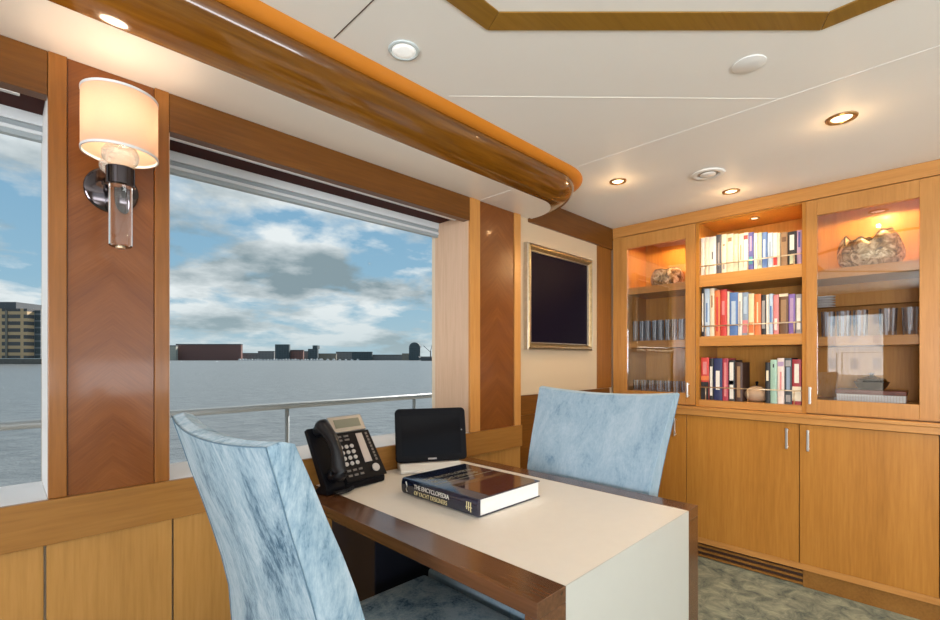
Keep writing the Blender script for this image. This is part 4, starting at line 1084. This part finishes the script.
R2 = math.sqrt(2)
def far(u, dist):
    """a spot at heading u (pixel column of the photo's frame) and forward distance dist"""
    a = (u - 470) / 467
    return Vector(((1 + a) / R2 * dist, (1 - a) / R2 * dist, 0))
def building(name, u0, u1, dist, h, m, label, cat='building', group=None, depth=8, roof=None, z0=-2):
    p0, p1 = far(u0, dist), far(u1, dist)
    dv = (p1 - p0); L = dv.length; ang = math.atan2(dv.y, dv.x)
    t = thing(name, label, cat, (p0.x, p0.y, z0), ang, group)
    bx(0, L, 0, depth, .1, h).build('wall', m, t, local=True)
    if roof: bx(-.5, L + .5, -.5, depth + .5, h + .01, h + max(1.2, h * .06)).build('roof', roof, t, local=True)
    return t, L
mats = {
    'brick': facade('far_brick', (.20, .10, .085), (.10, .07, .07), 7, 6, 2.0),
    'cream_b': facade('far_cream', (.42, .42, .36), (.2, .22, .22), 8, 6, 2.5),
    'dark_b': facade('far_dark', (.08, .11, .12), (.05, .07, .08), 6, 5, .8),
    'mid_b': facade('far_mid', (.20, .20, .20), (.10, .11, .12), 8, 6, 2.5),
    'tan_b': facade('far_tan', (.24, .22, .18), (.12, .12, .12), 8, 6, 2.5),
    'office': facade('office_bands', (.60, .42, .24), (.09, .09, .09), 14, 4.4, 1.0),
    'office_glass': facade('office_glass', (.18, .21, .23), (.06, .08, .09), 5, 4.4, .5),
    'white_b': plain('boat_white', (.75, .76, .76), .5),
    'slate': plain('slate_roof', (.10, .11, .12), .8),
    'rock': plain('quay_stone', (.16, .15, .13), .9, noise=.4, nscale=.4),
}
M.update(mats)
D = 1100.0
px = D / 467
struct(bx(-2500, 3500, 0, 30, -2.3, -1.2).build('far_shore', 'land'), 'low far shore of the harbour', 'shore')
fs = bpy.data.objects['far_shore']; mid = far(300, D + 40); fs.location = (mid.x, mid.y, -2.3); fs.rotation_euler = (0, 0, -PI / 4)
building('warehouse', 176, 241, D, 15.5 * px, 'brick', 'long red brick warehouse on the far shore', roof='slate')
building('shore_house', 165, 175.8, D - 20, 14 * px, 'cream_b', 'cream building left of the long brick warehouse', roof='slate')
building('office_building', 275, 289, D, 16 * px, 'dark_b', 'tall dark box building in the middle of the far shore')
building('warehouse', 242, 258, D + 30, 7 * px, 'mid_b', 'low grey shed just right of the long brick warehouse', roof='slate')
building('warehouse', 258, 274, D + 30, 9 * px, 'mid_b', 'grey shed left of the dark box building', roof='slate')
building('warehouse', 290, 303, D + 10, 10 * px, 'brick', 'small brick shed right of the dark box building', roof='slate')
building('office_building', 303, 312, D + 40, 9 * px, 'mid_b', 'low grey block left of the stepped dark building', roof='slate')
t_, L_ = building('office_building', 308, 317.5, D, 11.5 * px, 'dark_b', 'stepped dark building with a small tower on the far shore')
bx(L_ * .45, L_ * .95, 2, 20, 11.5 * px + .1, 15 * px).build('tower', 'dark_b', t_, local=True)
building('warehouse', 318, 336, D + 20, 6.5 * px, 'tan_b', 'low pale shed right of the stepped dark building', roof='slate')
building('warehouse', 336, 352, D + 50, 8.5 * px, 'mid_b', 'grey roofed shed with dark trees at its right on the far shore', roof='slate')
building('warehouse', 352, 372, D + 50, 8.5 * px, 'dark_b', 'long dark shed in the centre right of the far shore', roof='slate')
building('warehouse', 372, 402, D + 60, 5.5 * px, 'mid_b', 'long low grey shed left of the rounded tower', roof='slate')
t_, L_ = building('tower_building', 409, 420, D, 13 * px, 'dark_b', 'dark residential tower with rounded top on the far shore')
B().poly([(L_ * .5 + L_ * .5 * math.cos(PI * k / 10), 0, 13 * px + .1 + 5 * px * math.sin(PI * k / 10)) for k in range(11)], (0, 30, 0)).build('rounded_top', 'dark_b', t_, local=True)
building('warehouse', 402, 408.8, D, 7 * px, 'tan_b', 'low pale annex at the left foot of the rounded tower')
building('warehouse', 420.2, 470, D + 60, 4 * px, 'mid_b', 'long low quay shed behind the dark moored ship')
# moored ship with crane
sc = far(421, 800); q = 800 / 467
sh_t = thing('cargo_ship', 'dark moored ship with deck crane at the right end of the view', 'ship', (sc.x, sc.y, -2), -PI / 4)
B().poly([(0, 0, .1), (34, 0, .1), (36, 0, 6.5), (24, 0, 5.2), (-2, 0, 5.2), (-4, 0, 8)], (0, 9, 0)).build('hull', 'slate', sh_t, local=True)
bx(22, 30, 1.5, 7.5, 6.5, 12).build('deckhouse', 'white_b', sh_t, local=True)
cr = B().tube([(16, 4, 5.2), (16, 4, 17)], .9, 8); cr.tube([(16, 4, 15), (4, 4, 26)], .5, 6); cr.tube([(16, 4, 17), (19, 4, 28)], .5, 6)
cr.build('crane', 'slate', sh_t, local=True)
# marina boats
rb_ = random.Random(5)
boat0 = None
for i in range(34):
    u = 240 + i * 3.1 + rb_.uniform(-.3, .3)
    if i > 26: u = 322 + (i - 27) * 6
    p = far(u, D - 60 - (i % 3) * 14)
    if boat0 is None:
        hb = B().poly([(-5, 0, .1), (4, 0, .1), (6.5, 0, 3), (-5, 0, 2.6)], (0, 4, 0)); hb.box(-3, 2, .6, 3.4, 2.6, 6)
        boat0 = hb.build('motor_boat', 'white_b'); b0 = boat0
    else:
        b0 = boat0.copy(); C.objects.link(b0)
    b0.location = (p.x, p.y, -1.98); b0.rotation_euler = (0, 0, -PI / 4 + rb_.uniform(-.4, .4)); s_ = rb_.uniform(.5, .7); b0.scale = (s_, s_, s_)
    tag(b0, 'tiny white boat moored along the far shore', 'boat', 'boats moored along the far shore')
# office block seen through the left window
DO = 300.0; po = DO / 467
qy = thing('quay', 'dark stone quay under the banded office block', 'quay', (*far(-60, DO - 4).xy, -2), 0)
pa, pb = far(-120, DO - 6), far(43.5, DO - 6); dv = pb - pa
qb = bx(0, dv.length, 0, 30, 0.05, 3.4).build('wall', 'rock', qy, local=True)
qy.location = (pa.x, pa.y, -2); qy.rotation_euler = (0, 0, math.atan2(dv.y, dv.x))
t_, L_ = building('office_building', -120, 27, DO, 50 * po, 'office', 'tall tan banded office block at the left edge of the view', depth=60, z0=1.5)
bx(-.5, L_ - 14 * po, 2, 50, 50 * po + .05, 57 * po).build('roof_storey', 'slate', t_, local=True)
for k in range(1, 9):
    bx(L_ - 60 * po * k / 3 - .6, L_ - 60 * po * k / 3 + .6, -.7, -.05, .1, 48 * po).build('pier', 'office' if 0 else 'tan_b', t_, local=True)
building('office_building', 27.4, 40.5, DO + 5, 49 * po, 'office_glass', 'dark glazed wing right of the banded office block', depth=50, z0=1.5)

# behind the camera: the marina seen mirrored in the right glass door
bx(-80, XB - .1, -30, 12, -.9, -.8).build('aft_quay', 'deck'); tag(bpy.data.objects['aft_quay'], 'pale quay behind the yacht', 'quay', kind='structure')
gz = thing('market_tent', 'white peaked tent on the quay behind the yacht', 'tent', (-45, 1.55 * 48 / 16 * .98, -.8))
cx_, cy_ = -45, 4.4
tp_ = B()
v = [tp_.bm.verts.new(p) for p in ((cx_ - 1.6, cy_ - 1.6, 1.75), (cx_ + 1.6, cy_ - 1.6, 1.75), (cx_ + 1.6, cy_ + 1.6, 1.75), (cx_ - 1.6, cy_ + 1.6, 1.75), (cx_, cy_, 3.1))]
for a, b_ in ((0, 1), (1, 2), (2, 3), (3, 0)): tp_.bm.faces.new((v[a], v[b_], v[4]))
tp_.bm.faces.new(v[:4][::-1])
gz.location = (cx_, cy_, -.8)
tp_.build('canopy', 'gel', gz)
for sx in (-1, 1):
    for sy in (-1, 1): B().tube([(cx_ + sx * 1.55, cy_ + sy * 1.55, -.79), (cx_ + sx * 1.55, cy_ + sy * 1.55, 1.74)], .04, 8).build('post', 'steel', gz)
ab = thing('apartment_building', 'pale apartment block on the quay behind the yacht', 'building', (-72, 6, -.8))
M['pale_b'] = facade('pale_facade', (.85, .85, .85), (.45, .55, .65), 2.2, 2.8, .7)
bx(-80, -70, -25, 30, -.79, 16).build('wall', 'pale_b', ab)
